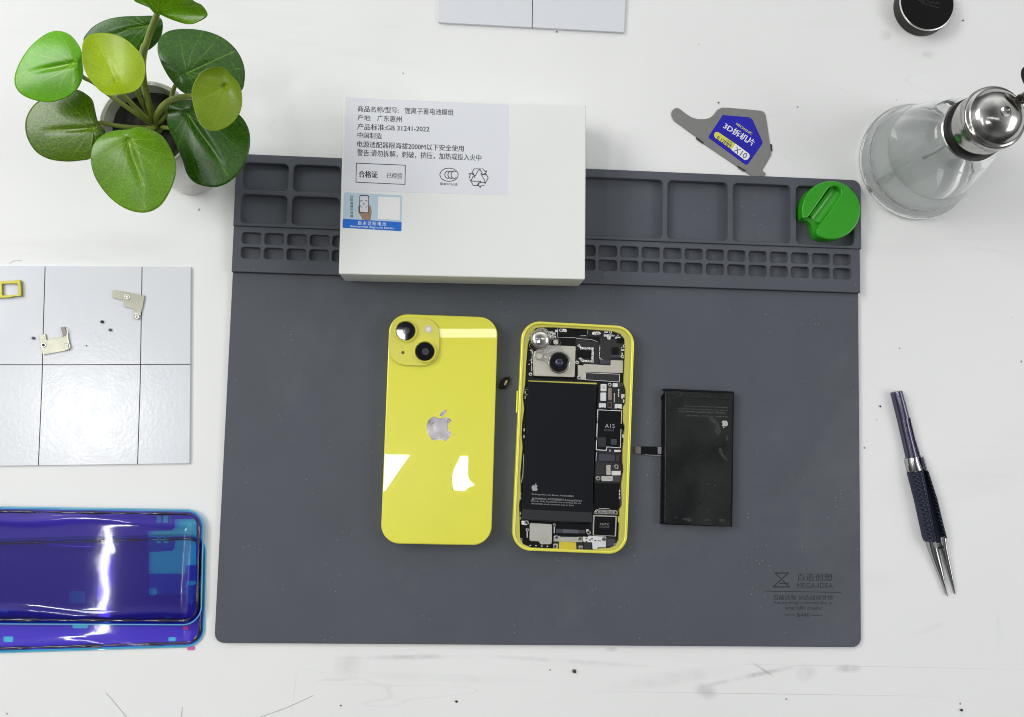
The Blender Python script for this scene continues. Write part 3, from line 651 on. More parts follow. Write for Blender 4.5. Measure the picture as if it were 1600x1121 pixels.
pt('small_component', Z4, rect(1102, 948, 1152, 1066), 4.4, 5.2, m_bei, .3); pt('small_component', Z4, rect(1165, 1018, 1270, 1070), 4.4, 5.3, m_wht, .3)
pt('small_component', Z5, rect(1118, 35, 1262, 98), 4.4, 5.3, m_svs, .5); pt('flex_cable', Z5, [(1268, 28), (1362, 32), (1360, 112), (1266, 108)], 4.4, 5.0, m_slate)
# lower modules
pt('black_module', Z5, [(1035, 122), (1345, 132), (1335, 445), (1028, 432)], 2.2, 5.4, m_blk, .4, .2)
ribbons('module_edge', [Z5([(1090, 438), (1215, 442)])], .3, ZM+5.4, m_svs, op)
pt('side_tab', Z5, rect(1345, 160, 1378, 412), 3.0, 5.4, m_slate, .2); [pt('small_component', Z5, rect(1338, y, 1352, y+30), 5.4, 5.6, m_wht, .1, 0) for y in (205, 245, 290)]
pt('bracket', Z5, [(1050, 450), (1300, 460), (1328, 480), (1322, 515), (1025, 508), (1030, 480)], 4.4, 5.8, m_sv, .6)
screw(Z5, 1066, 480, 1.5, 6.3); screw(Z5, 1297, 491, 1.5, 6.3)
te = pt('vibration_motor', Z5, [(1018, 522), (1312, 532), (1300, 790), (1010, 775)], 2.2, 5.6, m_svs, .4, .15)
pt('motor_cover', Z5, [(1032, 535), (1295, 545), (1284, 780), (1024, 768)], 5.6, 5.7, m_blk, .3, 0, te)
for s_, a, b, c in (('TAPTIC', (1098, 646), (1217, 650), 24), ('ENGINE', (1095, 678), (1217, 684), 24)):
    a, b = Z5([a, b]); text('printed_text', s_, a, b, ZM+5.72, m_tx if s_[0] == 'T' else m_txd, te, c/8, 0)
pt('speaker_box', Z5, [(105, 585), (540, 620), (985, 630), (980, 780), (520, 780), (510, 945), (210, 930), (140, 910), (100, 860)], 2.2, 4.6, m_blk, .6, .2)
pt('speaker_plate', Z5, [(235, 622), (490, 636), (500, 650), (497, 885), (358, 888), (335, 850), (218, 845), (222, 640)], 4.6, 5.5, m_svs, 1.2, .15)
for x, y, r in ((184, 615, 1.5), (192, 705, 1.1), (105, 832, 1.3), (530, 645, 1.0), (957, 738, 1.4)): screw(Z5, x, y, r, 5.8)
pt('speaker_clip', Z5, [(115, 590), (190, 595), (190, 650), (120, 640)], 4.6, 5.2, m_wht, .6); ribbons('clip', [Z5([(192, 715), (190, 795)]), Z5([(530, 660), (528, 740)])], .8, ZM+5.2, m_svs, op)
pt('speaker_clip', Z5, [(930, 700), (955, 700), (990, 745), (975, 760), (930, 745)], 4.6, 5.3, m_wht, .3)
for x, y in ((228, 900), (300, 903), (372, 908), (443, 910)): ribbons('vent_dot', [Z5([(x-3, y), (x+3, y)])], .6, ZM+4.7, m_wht, op)
pt('flex_cable', Z5, [(552, 692), (918, 712), (915, 752), (550, 748)], 4.6, 5.0, m_slate, .2)
pt('flex_cable', Z5, [(640, 698), (830, 706), (828, 750), (638, 746)], 5.0, 5.1, mat('slate_light', (.10, .10, .13), .3), .1)
pt('lower_board', Z5, [(510, 775), (1190, 790), (1300, 800), (1325, 900), (1180, 960), (880, 965), (510, 960)], 2.2, 4.2, m_pcb)
pt('bracket', Z5, [(525, 780), (600, 785), (610, 795), (818, 800), (825, 795), (882, 800), (880, 862), (590, 852), (520, 850)], 4.2, 5.4, m_svs, .4)
pt('bracket_strip', Z5, rect(605, 802, 812, 845), 5.4, 5.6, m_bei, .2)
pt('charging_port', Z5, [(590, 852), (802, 862), (806, 958), (585, 950)], 3.0, 5.2, mat('port_yellow', (.58, .47, .03), .45), .5)
ribbons('port_ridge', [Z5([(612, 860), (612, 945)]), Z5([(780, 866), (780, 950)])], .4, ZM+5.2, m_yflange, op)
for x, y in ((558, 800), (850, 818), (542, 915), (860, 937)): screw(Z5, x, y, 1.35, 6.0)
pt('bracket', Z5, rect(520, 880, 575, 955), 4.2, 5.4, m_svs, .4); pt('bracket', Z5, rect(835, 905, 885, 960), 4.2, 5.4, m_svs, .4)
pt('chip', Z5, rect(903, 868, 992, 960), 4.2, 5.2, m_char, .3)
pt('board_cover', Z5, [(888, 790), (950, 798), (960, 780), (1178, 792), (1175, 925), (1072, 925), (1062, 955), (1010, 950), (1002, 862), (905, 860), (890, 850)], 4.4, 5.4, m_wht, .3)
for x, y in ((930, 815), (975, 832), (930, 850), (1040, 840), (998, 818)): ribbons('board_mark', [Z5([(x-4, y), (x+5, y)])], .7, ZM+5.4, m_char, op)
ribbons('board_mark', [Z5([(1075, 842), (1110, 845)])], .5, ZM+5.4, m_slate, op); screw(Z5, 1150, 822, 1.4, 6.0)
pt('black_module', Z5, [(1188, 818), (1292, 826), (1288, 915), (1185, 912)], 3.8, 5.2, m_slate, .4); screw(Z5, 1297, 900, 1.3, 5.8)
pt('ledge_part', Z5, [(1325, 540), (1350, 535), (1362, 560), (1355, 620), (1330, 622)], 3.8, 6.2, m_yflange, .6)
for y in (60, 120, 180, 330, 420, 500, 590, 650, 700, 930, 1000): pt('side_flex', Z4, [(1302+(-y*.018), y), (1318-y*.018, y+4), (1316-y*.018, y+45), (1300-y*.018, y+40)], 3.8, 5.2+random.uniform(-.4, .4), random.choice([m_blk, m_wht, m_char]), .2)
for y in (20, 80, 140, 200, 260, 420, 470, 520, 600, 680): pt('side_flex', Z4, [(152-y*.03, y), (166-y*.03, y+3), (163-y*.03, y+38), (150-y*.03, y+35)], 3.8, 5.0, random.choice([m_svs, m_blk, m_char]), .2)
ribbons('side_wire', [Z4([(137, 830), (125, 1100)]), Z5([(135, 0), (120, 110)])], .5, ZM+4.6, m_svs, op)
for y in (240, 290, 480, 540): pt('side_flex', Z5, rect(95, y, 115, y+38), 3.8, 5.0, random.choice([m_wht, m_svs]), .2)

# ------------------------------------------------------------------ loose battery
k = zc(4.483, 980, 590)
m_bat2 = mat('loose_battery_wrap', (.0085, .0095, .010), .30, spec=.45, bump=(70, 1.0), rvar=(45, .12)); dusty(m_bat2, (.0085, .0095, .010), (.10, .11, .11), 200, .60); zt = ZM+5.2
bc = at(1090, 715, ZM)
lb = thing('loose_battery', bc, 'loose black battery with a short side connector, right of the opened phone', 'battery')
slab('cell', k([(268, 82), (748, 102), (734, 1045), (262, 1022)]), ZM, zt, m_bat2, lb, .6, .5, segs=2)
slab('cell_edge', k([(262, 78), (750, 99), (749, 112), (262, 92)]), ZM, zt+.35, m_blk, lb, .3, .2); slab('cell_edge', k([(235, 1016), (733, 1036), (734, 1047), (236, 1029)]), ZM+.1, ZM+3.5, m_blk, lb, .3, .2)
slab('cell_edge', k([(738, 100), (749, 100), (736, 1045), (724, 1044)]), ZM, zt+.12, m_blk, lb, .2, .1)
slab('wrap_flap', k([(268, 92), (744, 114), (742, 158), (560, 150), (380, 143), (275, 122)]), zt, zt+.4, m_bat2, lb, .6, .15)
slab('side_lip', k([(246, 125), (262, 110), (258, 1022), (236, 1026)]), ZM, ZM+2.2, m_blk, lb, .3, .1)
tube('wire_loop', [at(x, y, ZM+2.5) for x, y in k([(262, 118), (245, 130), (240, 150), (250, 165)])], .5, m_blk, lb, 6)
fx = slab('connector_flex', k([(60, 483), (243, 486), (242, 540), (60, 538)]), ZM+.3, ZM+1.2, m_blk, lb, .3, .1)
slab('connector_plate', k([(57, 483), (96, 484), (96, 536), (58, 534)]), ZM+1.2, ZM+1.6, mat('taupe_metal', (.22, .19, .18), .4, metal=.6), fx, .5, .1)
slab('connector_tab', k([(214, 487), (240, 488), (238, 538), (215, 536)]), ZM+1.2, ZM+1.5, mat('lilac_metal', (.40, .38, .44), .35, metal=.6), fx, .2)
ribbons('flex_edge', [k([(130, 541), (175, 545), (238, 546)])], .4, ZM+1.2, m_sv, fx)
logo('emblem', *k([(683, 329)])[0], 12, 182, zt, mat('pale_print', (.42, .43, .42), .6), lb)
def lbt(s, a, b, cap): a, b = k([a, b]); text('printed_text', s, a, b, zt, m_txd, lb, cap/4.483, 0)
lbt('Rechargeable Li-ion Battery  Model A2863', (706, 270), (410, 260), 12)
m_smg = mat('pale_wrap', (.032, .035, .036), .32, spec=.5)  # paler tone for the irregular patches on the wrap
for q_ in ([(560, 275), (600, 280), (640, 320), (658, 380), (640, 408), (610, 380), (625, 340), (590, 310)], [(645, 490), (665, 500), (672, 535), (705, 575), (700, 585), (660, 550), (640, 512)], [(690, 415), (708, 400), (706, 440), (696, 446)], [(400, 985), (440, 985), (460, 1005), (435, 1012), (380, 990)], [(535, 992), (575, 990), (580, 1000), (545, 1008)], [(630, 992), (680, 992), (690, 1010), (655, 1012)], [(310, 975), (350, 978), (345, 984)]): slab('pale_patch', k(q_), zt-.05, zt+.02, m_smg, lb, .8, 0)
lbt('WARNING / AVERTISSEMENT Authorized Service', (690, 244), (354, 231), 12); lbt('Provider Only. Potential for fire or burning. Do not', (706, 226), (356, 212), 12); lbt('disassemble, crush, puncture, heat or burn.', (706, 206), (394, 194), 12)

# ------------------------------------------------------------------ green plastic tool in the corner well
m_grn = mat('green_plastic', (.026, .31, .008), .30, spec=.5, bump=(1500, .08), rvar=(60, .05))
k = zc(8.623, 1225, 270); zg0, zg1 = 1.75, 11.5
def arc(cx, cy, r, a0, a1, n=56): return [(cx+r*math.cos(math.radians(a0+(a1-a0)*i/n)), cy+r*math.sin(math.radians(a0+(a1-a0)*i/n))) for i in range(n+1)]
gc = at(*k([(640, 505)])[0], zg0)
gt = thing('plastic_wheel', (gc.x, gc.y, zg0), 'bright green round plastic tool with a diagonal groove, in the corner well', 'plastic tool')
A_ = arc(640, 505, 395, 116, -194)
prism('wheel_base', [rounded(PX(k(A_+[(262, 612), (300, 622), (350, 630), (405, 680), (425, 750), (440, 810)]), zg1), .3, 2)], zg0, zg0+5.6, m_grn, gt, .4, segs=2)
prism('wheel_top', [PX(k(A_+[(250, 608), (285, 620), (320, 605), (350, 575), (480, 390), (600, 215), (640, 190), (690, 180), (735, 195), (765, 230), (775, 270), (755, 310), (600, 540), (480, 700), (440, 765), (440, 820)]), zg1)], zg0+5.4, zg1, m_grn, gt, 1.1, segs=5, smooth=50)
# concave groove floor
gp = [at(*q, zg0+5.6) for q in k([(395, 640), (690, 245)])]; gd = (gp[1]-gp[0]); gn = Vector((-gd.y, gd.x, 0)).normalized()
v = []; f = []
for i in range(9):
    for j in range(11):
        a = (j/10-.5)*2; p = gp[0]+gd*(i/8)+gn*a*4.2; v.append((p.x, p.y, zg0+5.7+2.6*a*a))
for i in range(8):
    for j in range(10): f.append((i*11+j, i*11+j+1, i*11+j+12, i*11+j+11))
finish('groove_floor', v, f, m_grn, gt, 60)

# ------------------------------------------------------------------ thin metal opening blade
m_blade = mat('brushed_steel', (.36, .36, .35), .38, metal=.9, bump=(900, .15), var=(25, .06))
k = zc(8, 1030, 150)
c = at(1130, 220, 0)
bl = thing('opening_blade', c, 'thin grey metal opening card with a blue and yellow sticker', 'opening tool')
slab('blade', k([(150, 240), (158, 190), (190, 158), (225, 150), (262, 165), (330, 220), (400, 265), (480, 290), (560, 292), (630, 278), (680, 238), (725, 175), (780, 148), (850, 147), (1060, 165), (1275, 186), (1312, 203), (1330, 235), (1348, 340), (1385, 600), (1413, 610), (1412, 690), (1398, 692), (1400, 740), (1290, 930), (1335, 972), (1300, 1035), (1190, 1030), (1065, 945), (1050, 950), (985, 905), (990, 895), (550, 598), (545, 604), (465, 545), (462, 515), (290, 390), (180, 310)]), .15, .6, m_blade, bl, .3, .08)
for e_ in ([(985, 885), (1070, 935)], [(470, 530), (545, 585)], [(1398, 615), (1405, 685)]): ribbons('edge_tab', [k(e_)], 1.1, .62, mat('dark_steel', (.06, .06, .06), .4, metal=.7), bl)
m_ult = mat('ultramarine_sticker', (.008, .006, .42), .25, coat=.6); m_syel = mat('sticker_yellow', (.66, .64, .08), .4)
stk = slab('blue_sticker', k([(795, 240), (1125, 268), (1165, 295), (1293, 575), (1290, 600), (1110, 855), (1080, 862), (618, 525), (622, 500)]), .6, .72, m_ult, bl, .8)
slab('yellow_pill', k([(735, 452), (955, 600), (905, 670), (700, 528), (682, 490), (700, 455)]), .72, .76, m_syel, stk, 1.2)
slab('white_pill', k([(953, 597), (1125, 725), (1132, 760), (1108, 795), (1070, 805), (895, 670), (950, 602)]), .72, .755, m_white, stk, 1.0)
m_dkb = mat('dark_blue_ink', (.02, .02, .12), .5)
def bx_(s, a, b, cap, m, zz=.77, bold=0.0): a, b = k([a, b]); return text('printed_text', s, a, b, zz, m, stk, cap/8, bold)
bx_('3D拆机片', (792, 402), (1165, 632), 92, m_white, .73, .02)
bx_('MECHANIC', (957, 362), (1150, 492), 34, m_syel, .74, .02)
bx_('专用拆屏拆后盖 不伤屏', (775, 452), (1095, 668), 32, m_dkb, .74)
bx_('0.12MM', (712, 540), (880, 650), 52, m_dkb, .77, .02); bx_('X10', (925, 690), (1070, 790), 78, m_dkb, .77, .0)
bx_('超薄', (845, 560), (905, 600), 20, m_dkb, .775)

# ------------------------------------------------------------------ glass pump bottle
m_gl = mat('clear_glass', (.985, 1, .992), .0, trans=1, ior=1.40); m_liq = mat('clear_liquid', (1, 1, 1), .0, trans=1, ior=1.33)
m_st = mat('polished_steel', (.47, .46, .44), .14, metal=1, bump=(120, .05), rvar=(25, .05)); m_rub = mat('black_gasket', (.006, .006, .006), .5)
cb = at(1428, 255, 0)
bo = thing('pump_bottle', (cb.x, cb.y, 0), 'clear glass bottle half full of liquid with a polished steel pump cap', 'bottle')
outer = [(33, .3), (38.5, .3), (40.6, 1.8), (41, 4), (40, 6.5), (38.2, 8.2), (37.6, 10), (36.5, 15), (34.2, 24), (31.5, 34), (28.6, 44), (26.4, 51), (24.6, 56), (22.6, 60), (20.2, 62), (18.6, 63), (18.2, 68)]
inn = [(16.4, 68), (16.4, 62), (19.0, 59), (22.2, 54.5), (23.8, 50), (26.2, 43), (29.2, 33), (32.0, 23), (34.2, 14), (34.8, 9.5), (33.6, 6.0), (30, 4.6), (.02, 4.2)]
lathe('glass_body', cb, [(.02, 1.6), (28, 1.8), (31, 1.2)]+outer+inn, m_gl, bo, 96, 50)
lathe('liquid', cb, [(.02, 4.0), (30, 4.4), (33.8, 5.9), (35.0, 9.6), (34.4, 14), (32.2, 23), (31.6, 25.2), (30.9, 25.0), (.02, 25.0)], m_liq, bo, 96, 50)
lathe('gasket', cb, [(17.2, 64), (18.9, 64.4), (19.3, 65.5), (19.3, 68.5), (17, 69)], m_rub, bo, 64)
lathe('neck_ring', cb, [(19.0, 63.6), (19.7, 64.2), (19.0, 64.8)], m_st, bo, 64)
lathe('pump_cap', cb, [(17.0, 68), (17.6, 68.2), (17.8, 69), (17.8, 73), (18.6, 74), (18.7, 82.5), (19.3, 83.4), (19.5, 84.6), (19.1, 86), (18.2, 86.8), (17.2, 87.0), (16.4, 87.8), (15.2, 90), (12.5, 92.4), (8.8, 94.2), (5.0, 95.1), (3.4, 95.2), (3.2, 94.6), (2.6, 94.2), (.02, 94.1)], m_st, bo, 96, 35)
lathe('pump_tube', cb, [(1.5, 8), (1.5, 64)], mat('tube_plastic', (.62, .64, .64), .3), bo, 24)
cd = cb+Vector((17, 9, 0))
v = []
tube('lid_hinge', [cb+Vector((13, 10, 90)), cb+Vector((21, 15, 91))], [3.2, 2.6], m_st, bo, 10)
# upright flip lid seen edge on
d1 = Vector((.75, .66, 0)).normalized(); n1 = Vector((-.66, .75, 0)); cc = cb+d1*27+Vector((0, 0, 96))
v = []; f = []
for s_ in (-.5, .5):
    for i in range(28):
        a = 2*math.pi*i/28; v.append(cc+n1*math.cos(a)*13+Vector((0, 0, 1))*math.sin(a)*11+d1*(s_-(math.sin(a)*1.5)))
f = [tuple(range(28)), tuple(range(55, 27, -1))]+[(i, (i+1) % 28, 28+(i+1) % 28, 28+i) for i in range(28)]
finish('flip_lid', v, f, m_st, bo, 40)

# ------------------------------------------------------------------ black round lid at the top right
m_tin = mat('black_lacquer', (.004, .004, .004), .30, spec=.15, bump=(300, .1), rvar=(60, .1)); m_tins = mat('dark_bronze_side', (.040, .037, .032), .42, metal=.5)
ct = at(1449, 5, 9); tn = thing('round_tin', (ct.x, ct.y, 0), 'black round tin with a bright rim, cut off by the top edge of the picture', 'tin')
lathe('tin_side', ct, [(18.6, .1), (19.8, .5), (19.9, 7.8), (19.75, 8.3)], m_tins, tn, 80)
lathe('tin_rim', ct, [(19.8, 8.2), (19.7, 8.75), (19.3, 9.0), (18.95, 8.85)], m_sv, tn, 80)
prism('tin_top', [circle(ct, 19.1, 80)], 7, 8.85, m_tin, tn, .1)
tn_t = mat('embossed_black', (.035, .034, .033), .35)
text('embossed_mark', 'FLUX', (1435, 0.5), (1466, 8), 8.88, tn_t, tn, 5.5, .0) if False else None
k = zc(7.27, 1380, 0)
ribbons('embossed_mark', [k([(430, 32), (520, 60), (630, 92)]), k([(400, 5), (460, 22), (470, 8)]), k([(500, 10), (540, 45), (560, 20), (590, 50)]), k([(600, 30), (640, 50)])], .35, 8.88, tn_t, tn)

# ------------------------------------------------------------------ white grid cards
def card_mat():
    m = mat('glossy_card', (.70, .72, .765), .21, spec=.6, bump=(420, .16), rvar=(90, .03)); return m
m_line = mat('black_line', (.03, .03, .035), .5)
gcd = thing('grid_card', at(120, 570, 0), 'white glossy card with black grid lines at the left edge, holding small phone parts', 'card', 'white grid cards')
prism('card', [rounded(PX([(-90, 415), (298, 417), (296, 724.5), (-90, 729.5)], 1.6), .8)], .1, 1.6, card_mat(), gcd, .15)
ribbons('grid_line', [[(70.5, 417.5), (68, 500), (65.5, 600), (60, 727)], [(222, 418), (221, 480), (219, 600), (215, 725)], [(-90, 570), (100, 570.3), (297, 569.5)]], .55, 1.6, m_line, gcd)
g2 = thing('grid_card', at(832, 0, 0), 'white card with one black dividing line at the top edge, behind the carton', 'card', 'white grid cards')
prism('card', [rounded(PX([(688, -90), (684.8, 35), (975, 50.5), (982, -90)], 2.2), .8)], .2, 2.2, card_mat(), g2, .15)
ribbons('grid_line', [[(833, -88), (831.5, 44)]], .55, 2.2, m_line, g2)
ZC = 1.6
# ------------------------------------------------------------------ small parts on the left card
k = zc(20.38, 0, 425); m_simy = mat('sim_yellow', (.38, .35, .06), .32, metal=.6)
so = [(-700, 300), (340, 283), (470, 278), (500, 252), (600, 250), (650, 275), (668, 310), (692, 740), (675, 780), (480, 788), (400, 795), (350, 822), (0, 838), (-700, 850)]
sh = [(62, 400), (90, 385), (540, 380), (560, 400), (582, 700), (560, 725), (80, 748), (68, 720)]
zs = ZC+1.7
c_ = at(15, 452, ZC)
sim = thing('card_tray', c_, 'small yellow metal card tray with a square opening, cut off by the left edge', 'card tray')
prism('tray_frame', [PX(k(so), zs), PX(k(sh), zs), PX(k([(-620, 400), (-60, 392), (-50, 755), (-620, 765)]), zs)], ZC+.1, zs, m_simy, sim, .25, segs=2)
slab('tray_end', k([(600, 290), (650, 300), (672, 750), (625, 760)]), zs-.1, zs+.3, m_simy, sim, .2, .15)
m_brk = mat('nickel_plate', (.36, .355, .29), .30, metal=.85, bump=(1500, .15), var=(80, .08))
def small_screw(px, py, r, label, group='tiny loose screws on the grid card', m=None, z0=ZC):
    c = at(px, py, z0); t = thing('screw', (c.x, c.y, z0), label, 'screw', group)
    lathe('screw_head', c, [(.01, z0+.1), (r, z0+.1), (r, z0+.8), (r*.8, z0+1.1), (.01, z0+1.1)], m or m_dsc, t, 16); return t
m_dsc = mat('dark_screw', (.07, .07, .08), .35, metal=.8)
k = zc(16, 150, 440); b1 = thing('shield_bracket', at(200, 472, ZC), 'nickel bracket with a long side arm, at the right vertical line of the grid card', 'metal bracket', 'metal shield brackets')
slab('bracket_plate', k([(440, 205), (880, 285), (1215, 355), (1165, 620), (1110, 830), (1060, 840), (1070, 950), (935, 935), (940, 800), (965, 690), (695, 630), (680, 600), (700, 470), (420, 410), (400, 370), (405, 260)]), ZC+.5, ZC+1.0, m_brk, b1, .1, .05)
x, y = k([(775, 380)])[0]; disc('screw_cup', x, y, 2.0, ZC+.9, ZC+1.5, m_sv, b1, .2, 24, hole=1.1); disc('screw', x, y, .8, ZC+.9, ZC+1.4, m_svs, b1, .1, 16)
x, y = k([(1025, 885)])[0]; disc('bracket_foot', x, y, 1.5, ZC+.2, ZC+1.3, m_sv, b1, .2, 24, hole=.6)
ribbons('fold', [k([(945, 795), (1110, 830)])], .4, ZC+1.05, m_sv, b1)
k = zc(16, 40, 495); b2 = thing('shield_bracket', at(86, 530, ZC), 'small nickel bracket with two upright tabs, on the left vertical line of the grid card', 'metal bracket', 'metal shield brackets')
slab('bracket_plate', k([(335, 455), (495, 435), (515, 580), (920, 500), (1035, 440), (1085, 640), (1115, 770), (1085, 835), (430, 955), (400, 800)]), ZC+.5, ZC+1.0, m_brk, b2, .1, .1)
slab('bracket_arm', k([(880, 265), (980, 252), (1000, 330), (1040, 440), (930, 505)]), ZC+.6, ZC+1.3, mat('nickel_dark', (.19, .18, .15), .4, metal=.8), b2, .1, .1)
slab('bracket_ear', k([(945, 675), (1060, 660), (1085, 820), (990, 850)]), ZC+1.0, ZC+1.4, m_brk, b2, .3, .2)
ribbons('bracket_lip', [k([(1030, 290), (1045, 380), (1040, 440), (1075, 640), (1110, 780)])], .45, ZC+1.3, m_svs, b2)
x, y = k([(445, 712)])[0]; disc('screw_cup', x, y, 1.6, ZC+.9, ZC+1.5, m_sv, b2, .2, 24, hole=.9); disc('screw', x, y, .6, ZC+.9, ZC+1.4, m_blk, b2, .1, 16)
small_screw(52.5, 528.7, .95, 'tiny dark screw left of the bracket with two upright tabs')
small_screw(160, 503.3, 1.0, 'upper of two tiny black screws between the metal brackets', m=mat('black_screw', (.015, .015, .016), .4, metal=.5))
small_screw(172.6, 516, .95, 'lower of two tiny grey screws between the metal brackets')
def crumb(name, px, py, r, z0, m, label, cat):
    c = at(px, py, z0); bm = bmesh.new(); bmesh.ops.create_icosphere(bm, subdivisions=2, radius=r)
    rnd = random.Random(px); vs = []; 
    for v_ in bm.verts:
        q = v_.co*(1+rnd.uniform(-.3, .25)); vs.append((c.x+q.x, c.y+q.y*rnd.uniform(.8, 1), z0+r*.6+q.z*.6))
    fs = [tuple(v_.index for v_ in f_.verts) for f_ in bm.faces]; bm.free()
    return tag(finish(name, vs, fs, m, None, 60), label, cat, 'crumbs of dirt on the table')
m_dirt = mat('dirt', (.045, .04, .028), .8, var=(2000, .5)); m_dirt2 = mat('black_dirt', (.012, .012, .014), .6)
for nm, px, py, r, m, lb_ in (('dirt_crumb', 897, 1048.5, 1.35, m_dirt, 'olive brown crumb of dirt on the table just below the mat'), ('dirt_crumb', 1501.5, 1109, 1.0, m_dirt2, 'black crumb of dirt near the bottom right corner of the table'),
        ('dirt_crumb', 713, 1096, .85, m_dirt2, 'dark ragged crumb near the bottom edge of the table, left of the olive brown one'), ('dirt_crumb', 870, 50.5, .55, m_dirt, 'tiny crumb at the lower edge of the top card'),
        ('dirt_crumb', 135.2, 540.3, .5, m_dsc, 'tiny grey crumb right of the bracket with two upright tabs'), ('dirt_crumb', 1504.5, 32.5, .55, m_dirt2, 'tiny black crumb right of the round tin'), ('dirt_crumb', 1122.5, 161, .6, m_dirt, 'tiny crumb above the metal opening blade'),
        ('dirt_crumb', 1375, 635, .7, m_dirt2, 'tiny black crumb left of the handle of the tweezers'), ('dirt_crumb', 532.5, 1102.5, .5, m_dirt2, 'tiny black speck at the bottom edge of the table, right of the long fibre')):
    crumb(nm, px, py, r, ZC if py == 540.3 else (2.2 if False else 0), m, lb_, 'crumb')
# thin fibres
fib = 0
for P, lb_ in (([(165, 1083), (172, 1090), (178, 1097), (198, 1121)], 'thin dark fibre at the bottom left of the table'), ([(405, 1121), (440, 1109), (470, 1096), (490, 1087)], 'long thin dark fibre at the bottom of the table'), ([(285, 1105), (283, 1121)], 'short upright fibre at the bottom edge of the table'),
        ([(15, 412), (22, 408), (34, 407.5)], 'thin fibre above the left grid card')):
    ob = tube('fibre', smoothpath([at(x, y, .2) for x, y in P], 4), .075, mat('grey_fibre', (.12, .115, .11), .7), None, 5); tag(ob, lb_, 'fibre', 'thin fibres on the table')

# ------------------------------------------------------------------ tweezers
def knurl_mat():
    m = mat('knurled_blue_steel', (.055, .062, .10), .28, metal=.85); nt = m.node_tree; b = nt.nodes['Principled BSDF']; N = nt.nodes.new; L = nt.links.new
    tc = N('ShaderNodeTexCoord'); outs = []
    for rot in (.4, -1.0):
        mp = N('ShaderNodeMapping'); mp.inputs['Rotation'].default_value = (0, 0, rot); L(tc.outputs['Object'], mp.inputs[0])
        w = N('ShaderNodeTexWave'); w.inputs['Scale'].default_value = 165; w.wave_profile = 'TRI'; L(mp.outputs[0], w.inputs['Vector']); outs.append(w.outputs['Fac'])
    mn = N('ShaderNodeMath'); mn.operation = 'MINIMUM'; L(outs[0], mn.inputs[0]); L(outs[1], mn.inputs[1])
    bu = N('ShaderNodeBump'); bu.inputs['Strength'].default_value = 1; bu.inputs['Distance'].default_value = .0012; L(mn.outputs[0], bu.inputs['Height']); L(bu.outputs[0], b.inputs['Normal'])
    return m
m_kn = knurl_mat(); m_tb = mat('blued_steel', (.11, .105, .155), .24, metal=.9, bump=(200, .05)); m_ts = mat('tip_steel', (.46, .46, .47), .20, metal=1); m_td = mat('inner_face_shade', (.012, .016, .032), .4, metal=.5)
k = zc(3.3, 1370, 600)
tw = thing('tweezers', at(1440, 770, 0), 'steel tweezers with knurled dark blue grips and sharp tips, at the right edge', 'tweezers')
def halfbar(name, st, z0, hgt, m, parent=tw, flat=.55, n=8):
    """bar lying on the table: st = (Y, Xleft, Xright) stations in zoom pixels; rounded top"""
    v = []; f = []
    for j, s in enumerate(st):
        Y, a, b = s[:3]; hh = s[3] if len(s) > 3 else hgt
        pa, pb = k([(a, Y), (b, Y+(b-a)*-.22)]); A = at(*pa, z0+hh*.4); B = at(*pb, z0+hh*.4); zb_ = z0
        ring = [(A.x, A.y, zb_), (A.x, A.y, zb_+hh*flat)]
        for i in range(1, n):
            t = i/n; ring.append((A.x+(B.x-A.x)*t, A.y+(B.y-A.y)*t, zb_+hh*flat+hh*(1-flat)*math.sin(math.pi*t)**.7))
        ring += [(B.x, B.y, zb_+hh*flat), (B.x, B.y, zb_)]
        v += ring; R = len(ring)
        if j:
            for i in range(R): f.append(((j-1)*R+i, (j-1)*R+(i+1) % R, j*R+(i+1) % R, j*R+i))
    f.append(tuple(range(R))); f.append(tuple(len(v)-1-i for i in range(R)))
    return finish(name, v, f, m, parent, 35)
halfbar('joined_end', [(44, 82, 124), (52, 80, 130), (120, 97, 149), (185, 113, 166)], .3, 6, m_tb)
halfbar('arm', [(180, 112, 160), (280, 134, 183), (370, 155, 207), (388, 157, 212)], .3, 5.5, m_tb)
halfbar('arm_collar', [(385, 153, 212), (405, 152, 216), (450, 164, 232), (456, 168, 236)], .3, 6.5, m_ts)
halfbar('grip', [(455, 168, 238), (470, 170, 244), (600, 204, 268), (700, 226, 284), (790, 246, 300), (815, 256, 300)], .3, 8, m_kn, flat=.25)
halfbar('tip', [(812, 258, 300, 6), (850, 268, 312, 5), (900, 285, 325, 4), (960, 308, 339, 3.2), (1030, 336, 351, 2.4), (1075, 352, 359, 1.8), (1093, 361, 364, 1.2)], .3, 5, m_ts)
halfbar('arm', [(175, 158, 168), (280, 181, 193), (370, 206, 224), (385, 210, 236)], .3, 4.5, m_ts)
halfbar('arm_collar', [(380, 212, 236), (445, 230, 256)], .3, 5, m_tb)
halfbar('grip', [(448, 240, 256), (460, 243, 262), (600, 284, 308), (700, 306, 332), (785, 330, 353), (795, 336, 356)], .3, 6, m_kn, flat=.25)
halfbar('tip', [(790, 322, 354, 5), (850, 333, 360, 4.4), (920, 350, 377, 3.4), (990, 370, 391, 2.6), (1050, 388, 400, 2), (1083, 398, 403, 1.4)], .3, 4, m_ts)
halfbar('gap_shade_plate', [(385, 206, 218), (450, 226, 246), (600, 258, 292), (700, 280, 312), (800, 296, 342), (822, 298, 350)], .3, 2.6, m_td, flat=.9)  # added dark plate for the inner faces and the shadow between the grips
x, y = k([(330, 845)])[0]; tube('guide_pin', [at(x-4, y+.5, 3), at(x+4, y-.5, 3)], .6, m_blk, tw, 8)
slab('silver_strip', k([(258, 700), (268, 705), (318, 850), (300, 845)]), 1, 7.0, m_ts, tw, .2, .2)

